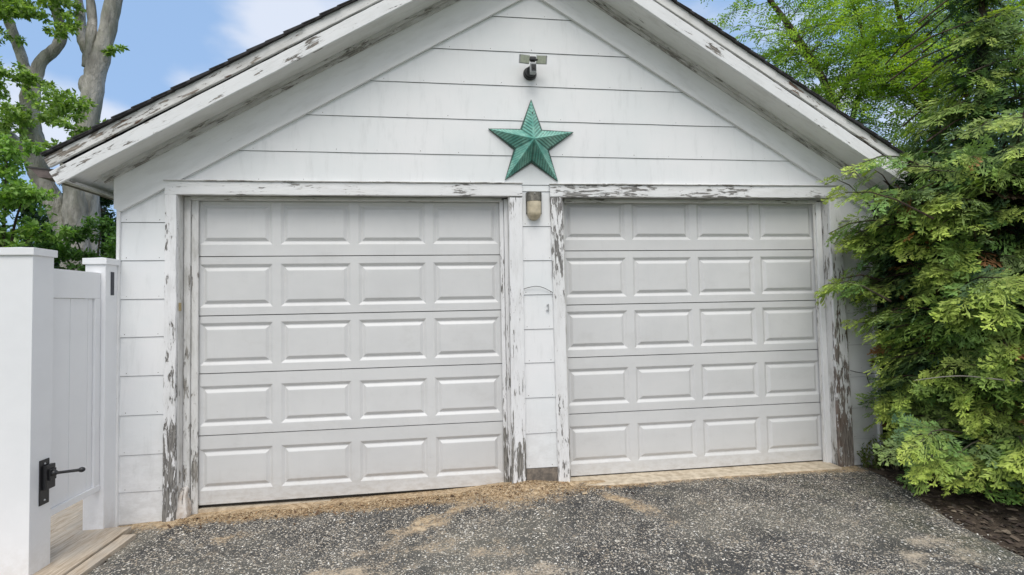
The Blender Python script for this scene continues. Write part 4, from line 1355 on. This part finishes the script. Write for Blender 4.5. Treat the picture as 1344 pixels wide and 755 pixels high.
shrub('evergreen', 'dark evergreen at the far left behind the maple', 'tree', (-8.5, 11, 3.0),
      [(x, 11.0, z, 1.2, 40, 90) for x, z in ((-9.6, 1.5), (-8.2, 1.5), (-9.6, 3.2), (-8.1, 3.2), (-10.8, 2.6), (-7.0, 2.2), (-6.4, 3.4), (-9.0, 4.4), (-6.2, 1.2))],
      .13, [(.035, .08, .025), (.05, .11, .03), (.02, .055, .02)], 36, .12)

# --- light pinnate trees at the right, behind the roof
def pinnate(FO, p, d, r_, L=.26, n=7, size=.062, cols=None):
    d = np.array(d)/np.linalg.norm(d); up = np.array([0, 0, 1.0])+r_.normal(size=3)*.5
    s = np.cross(d, up); s /= np.linalg.norm(s); nn = np.cross(s, d)
    col = np.array(cols[r_.integers(len(cols))])*r_.uniform(.7, 1.25)
    V = []; C_ = []
    for i in range(n):
        q = p+d*L*(i+.5)/n + np.array([0, 0, -.18*L*((i+.5)/n)**2])
        for sg in (-1, 1):
            a = s*sg*.95+d*.35+np.array([0, 0, -.15])+r_.normal(size=3)*.15; a /= np.linalg.norm(a)
            b = np.cross(a, nn); b /= np.linalg.norm(b)
            V += [q, q+a*size*.5+b*size*.21, q+a*size, q+a*size*.5-b*size*.21]
            C_.append(col*r_.uniform(.85, 1.15))
    FO.V.append(np.array(V)); FO.C.append(np.clip(np.array(C_), 0, 1))

def locust(label, base, stems, nfrond, box_, seedv, cols, size=.066):
    rt = empty('tree', (base[0], base[1], 0), label, 'tree')
    r_ = np.random.default_rng(seedv); fo = Foliage(); b = bmesh.new()
    allp = []
    for pts, rad in stems:
        P, RR = smooth_path(pts, rad, 6); tube(b, P, RR, 8, .1)
        for i in range(len(P)//3, len(P)): allp.append((np.array(P[i]), RR[i]))
    twigs = []
    for k in range(nfrond//9):
        q, rr = allp[r_.integers(len(allp))]
        d = r_.normal(size=3)*np.array([1, .8, .55])+np.array([0, -.1, .12]); d /= np.linalg.norm(d)
        L = r_.uniform(.5, 1.5)
        m1 = q+d*L*.5+np.array([0, 0, .06]); e = q+d*L+np.array([0, 0, -.04])
        tube(b, [tuple(q), tuple(m1), tuple(e)], [.006, .0045, .002], 4, cap=False)
        for i in range(9):
            f = .25+.75*i/8
            p = q+(e-q)*f + np.array([0, 0, .06*math.sin(f*PI)])
            s = np.cross(d, [0, 0, 1.0]); s /= np.linalg.norm(s)+1e-9
            dd = d*.7+s*(1 if i % 2 else -1)*.9+r_.normal(size=3)*.3
            pinnate(fo, p, dd, r_, r_.uniform(.18, .32), 6, size, cols)
    bm_obj('trunk', b, m_bark_b, rt, smooth=True)
    fo.build('crown', m_leaf2, rt)
    return rt
lc2 = [(.30, .46, .08), (.38, .55, .10), (.20, .33, .07), (.46, .62, .14)]
locust('airy light green tree with slanting stems rising behind the right roof slope', (9.3, 4.2), [
    ([(9.3, 4.2, 0), (9.2, 4.1, 2.5), (9.05, 4, 4.2), (8.83, 4, 4.96), (8.5, 4, 5.7), (8.05, 4, 6.35), (7.5, 4, 7.1), (7.2, 4, 8.0)], [.12, .10, .075, .06, .055, .05, .035, .02]),
    ([(9.0, 4, 4.2), (9.35, 4.1, 5.0), (9.7, 4.1, 5.9), (9.9, 4.1, 6.9)], [.06, .05, .04, .02]),
    ([(8.83, 4, 4.96), (9.1, 3.9, 5.5), (9.3, 3.8, 6.1), (9.0, 3.8, 7.0)], [.04, .035, .03, .015]),
    ([(8.6, 4, 5.5), (8.0, 3.7, 5.75), (7.6, 3.6, 6.2)], [.025, .02, .01]),
    ], 2000, None, 41, lc2)
locust('yellow green tree partly hidden behind the arborvitae', (10.8, 3.6), [
    ([(10.8, 3.6, 0), (10.7, 3.6, 3.0), (10.4, 3.6, 4.6), (10.0, 3.6, 5.8), (9.7, 3.6, 7.0)], [.14, .11, .08, .05, .02]),
    ([(10.7, 3.6, 3.2), (11.3, 3.6, 4.8), (11.6, 3.6, 6.4), (11.4, 3.6, 7.6)], [.08, .07, .05, .02]),
    ([(10.5, 3.6, 4.4), (9.9, 3.5, 4.9), (9.3, 3.4, 5.3)], [.04, .03, .015]),
    ([(10.2, 3.6, 5.0), (10.9, 3.5, 5.6), (11.2, 3.4, 6.2)], [.04, .03, .015]),
    ], 3200, None, 43, [(.34, .50, .08), (.46, .60, .10), (.22, .35, .07), (.36, .52, .16)])
shrub('shrub', 'dense green undergrowth low behind the arborvitae', 'shrub', (9.5, 2.5, 2.2),
      [(x, y, z, .9, 40, 80) for x, y, z in ((8.2, 2.6, 1.2), (9.4, 2.4, 1.2), (10.6, 2.0, 1.2), (8.4, 2.8, 2.5), (9.5, 2.4, 2.6), (10.8, 1.8, 2.6), (11.8, 1.2, 1.6), (9.0, 2.8, 3.4), (10.2, 2.2, 3.6), (11.6, 1.6, 3.2), (7.4, 2.9, 1.6), (7.3, 3.1, 2.8))],
      .09, [(.06, .13, .03), (.09, .18, .04), (.04, .09, .02)], 47, .08)

wr_ = np.random.default_rng(77)
fo_ = Foliage()
for i in range(150):
    a_ = wr_.uniform(-1.25, 1.35); d_ = wr_.uniform(17, 24)
    x_, y_ = 2+math.sin(a_)*d_, -2+math.cos(a_)*d_
    for zz_ in (.8, 2.2):
        leafy_clump(fo_, (x_, y_, zz_*wr_.uniform(.8, 1.3)), 1.7, 12, 55, .30, [(.05, .11, .03), (.08, .16, .04), (.035, .08, .025)], wr_)
tag(fo_.build('distant_woods', m_leaf, None), 'dim green line of woods far behind the garage', 'woods', kind='stuff')

# --- weeds at the foot of the right casing
wr = np.random.default_rng(5)
def weed(x, y, h, nst, label, cols):
    rt = empty('weed', (x, y, soil_z(x, y)), label, 'weed', 'weeds at the foot of the right casing')
    fo = Foliage(); b = bmesh.new(); z0 = max(soil_z(x, y), gheight(x, y) if x < drive_edge(y) else -1)
    for i in range(nst):
        a = wr.uniform(0, 2*PI); t = wr.uniform(.1, .7)
        e = np.array([x+math.cos(a)*h*t*.6, y+math.sin(a)*h*t*.4, z0+h*wr.uniform(.5, 1)])
        p0 = np.array([x+wr.normal()*.015, y+wr.normal()*.012, z0-.01]); m = (p0+e)/2+np.array([0, 0, .02])
        tube(b, [tuple(p0), tuple(m), tuple(e)], [.002, .0016, .001], 4, cap=False)
        for k in range(8):
            f = .25+.75*k/7; q = p0+(e-p0)*f
            leaves(fo, q, (.008,)*3, 2, .03, cols, wr, 0, .5, 0)
    bm_obj('stem', b, M_simple('weed_stem', (.16, .15, .06), .7), rt)
    fo.build('leaves', m_leaf, rt)
wc = [(.10, .16, .035), (.15, .22, .05), (.20, .22, .07)]
for (x, y, h, n_, lb) in [(5.33, -.19, .20, 9, 'low weed tuft right against the peeling casing foot'), (5.40, -.24, .09, 12, 'smallest weed, flat on the drive edge in front of the casing'),
                         (5.47, -.17, .30, 12, 'weed below the loose cable on the wall'), (5.56, -.24, .36, 14, 'weed at the wall corner next to the arborvitae'),
                         (5.62, -.38, .30, 14, 'weed just under the lowest arborvitae branches'), (5.52, -.40, .15, 12, 'short weed on the soil away from the wall')]:
    weed(x, y, h, n_, lb, wc)
# dead stick poking from the hedge
bm = bmesh.new()
P, RR = smooth_path([(5.95, -1.35, .98), (5.55, -1.25, .93), (5.3, -1.05, .945), (5.1, -.9, .90)], [.006, .005, .004, .002], 6)
tube(bm, P, RR, 6)
tag(bm_obj('dead_twig', bm, M_simple('bare_twig', (.33, .30, .26), .8), None), 'bare pale twig sticking out of the arborvitae', 'twig')

# ------------------------------------------------------------------ WORLD
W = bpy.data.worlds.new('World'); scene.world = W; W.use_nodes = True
nt = W.node_tree; nt.nodes.clear()
out = nt.nodes.new('ShaderNodeOutputWorld'); bg = nt.nodes.new('ShaderNodeBackground')
sky = nt.nodes.new('ShaderNodeTexSky'); sky.sky_type = 'NISHITA'; sky.sun_disc = False
SUN_EL, SUN_AZ = 56, 186      # azimuth: compass-like, clockwise from +Y
sky.sun_elevation = math.radians(SUN_EL); sky.sun_rotation = math.radians(SUN_AZ)
sky.air_density = 1.0; sky.dust_density = 1.5; sky.ozone_density = 1.5
tc = nt.nodes.new('ShaderNodeTexCoord')
sepn = nt.nodes.new('ShaderNodeSeparateXYZ'); nt.links.new(tc.outputs['Generated'], sepn.inputs[0])
mp = nt.nodes.new('ShaderNodeMapping'); mp.inputs['Scale'].default_value = (2.2, 2.2, 4.0); mp.inputs['Location'].default_value = (.35, .1, .0)
nt.links.new(tc.outputs['Generated'], mp.inputs[0])
nz = nt.nodes.new('ShaderNodeTexNoise'); nz.inputs['Scale'].default_value = 2.2; nz.inputs['Detail'].default_value = 5; nz.inputs['Roughness'].default_value = .42
nt.links.new(mp.outputs[0], nz.inputs['Vector'])
# unseen bright overcast added behind the viewer to whiten wall light; blue with clouds north
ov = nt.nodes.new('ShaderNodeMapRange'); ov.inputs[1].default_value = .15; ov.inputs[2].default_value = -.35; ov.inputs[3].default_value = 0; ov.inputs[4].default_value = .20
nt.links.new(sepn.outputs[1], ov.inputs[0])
ad = nt.nodes.new('ShaderNodeMath'); ad.operation = 'ADD'; 
_prev = nz.outputs['Fac']
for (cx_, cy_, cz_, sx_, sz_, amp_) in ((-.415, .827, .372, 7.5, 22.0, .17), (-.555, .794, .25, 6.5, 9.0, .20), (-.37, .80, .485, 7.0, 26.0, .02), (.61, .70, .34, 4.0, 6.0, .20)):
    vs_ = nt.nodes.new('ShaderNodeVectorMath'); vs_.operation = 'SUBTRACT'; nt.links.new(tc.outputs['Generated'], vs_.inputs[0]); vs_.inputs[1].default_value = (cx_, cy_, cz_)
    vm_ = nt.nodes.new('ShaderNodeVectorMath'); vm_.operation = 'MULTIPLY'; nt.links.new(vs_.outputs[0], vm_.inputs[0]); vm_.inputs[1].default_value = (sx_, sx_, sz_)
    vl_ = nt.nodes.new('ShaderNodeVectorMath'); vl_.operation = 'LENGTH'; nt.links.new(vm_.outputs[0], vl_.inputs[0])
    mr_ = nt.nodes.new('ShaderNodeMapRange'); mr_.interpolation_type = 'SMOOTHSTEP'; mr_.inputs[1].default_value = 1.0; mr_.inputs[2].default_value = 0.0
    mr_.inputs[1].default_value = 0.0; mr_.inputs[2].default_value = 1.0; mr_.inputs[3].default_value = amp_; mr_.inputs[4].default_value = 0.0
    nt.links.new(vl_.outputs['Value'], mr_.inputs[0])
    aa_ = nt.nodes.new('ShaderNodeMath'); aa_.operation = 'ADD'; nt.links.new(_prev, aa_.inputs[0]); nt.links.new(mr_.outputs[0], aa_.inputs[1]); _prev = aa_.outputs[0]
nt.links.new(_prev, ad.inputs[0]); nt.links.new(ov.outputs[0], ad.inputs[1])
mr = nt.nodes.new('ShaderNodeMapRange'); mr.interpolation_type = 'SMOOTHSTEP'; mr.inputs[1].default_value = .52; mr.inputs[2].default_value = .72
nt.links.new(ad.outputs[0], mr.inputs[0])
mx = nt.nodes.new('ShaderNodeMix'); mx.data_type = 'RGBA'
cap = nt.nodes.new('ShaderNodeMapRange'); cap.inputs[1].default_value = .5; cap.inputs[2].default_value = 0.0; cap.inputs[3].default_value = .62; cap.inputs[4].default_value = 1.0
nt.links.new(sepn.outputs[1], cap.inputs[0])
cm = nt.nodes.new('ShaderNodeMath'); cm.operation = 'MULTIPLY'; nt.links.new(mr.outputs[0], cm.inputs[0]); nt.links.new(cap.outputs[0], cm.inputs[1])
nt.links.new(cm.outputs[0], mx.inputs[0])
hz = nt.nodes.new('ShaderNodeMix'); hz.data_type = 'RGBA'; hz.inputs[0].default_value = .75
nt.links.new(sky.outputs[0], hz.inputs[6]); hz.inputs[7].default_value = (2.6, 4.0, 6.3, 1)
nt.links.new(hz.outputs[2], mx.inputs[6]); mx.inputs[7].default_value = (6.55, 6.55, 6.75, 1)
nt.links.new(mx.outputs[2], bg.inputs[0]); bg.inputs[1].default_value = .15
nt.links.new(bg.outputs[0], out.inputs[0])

sd = bpy.data.lights.new('sun', 'SUN'); sd.energy = 2.0; sd.angle = math.radians(36); sd.color = (1.0, .965, .90)
so = bpy.data.objects.new('sun', sd); COL.objects.link(so)
az = math.radians(SUN_AZ); el = math.radians(SUN_EL)
to_sun = Vector((math.sin(az)*math.cos(el), math.cos(az)*math.cos(el), math.sin(el)))
so.rotation_euler = to_sun.to_track_quat('Z', 'Y').to_euler()
so.location = to_sun*20

# ------------------------------------------------------------------ CAMERA
cd = bpy.data.cameras.new('camera'); co = bpy.data.objects.new('camera', cd); COL.objects.link(co)
cd.sensor_width = 36; cd.lens = 650/1344*36; cd.clip_end = 3000; cd.clip_start = .05
yaw, pit, rol = 0.1281427584877091, 0.034762655596058595, -0.019212421266827946
f = Vector((math.sin(yaw)*math.cos(pit), math.cos(yaw)*math.cos(pit), math.sin(pit)))
rv = Vector((math.cos(yaw), -math.sin(yaw), 0)); u = rv.cross(f)
r2 = rv*math.cos(rol)+u*math.sin(rol); u2 = -rv*math.sin(rol)+u*math.cos(rol)
co.matrix_world = Matrix(((r2.x, u2.x, -f.x, 1.8468), (r2.y, u2.y, -f.y, -4.0309), (r2.z, u2.z, -f.z, 1.4885), (0, 0, 0, 1)))
scene.camera = co

scene.view_settings.view_transform = 'Standard'; scene.view_settings.look = 'None'
scene.view_settings.exposure = 0; scene.view_settings.gamma = 1
scene.render.engine = 'CYCLES'
scene.cycles.use_denoising = True
scene.cycles.max_bounces = 8
scene.render.resolution_x = 1024; scene.render.resolution_y = 575
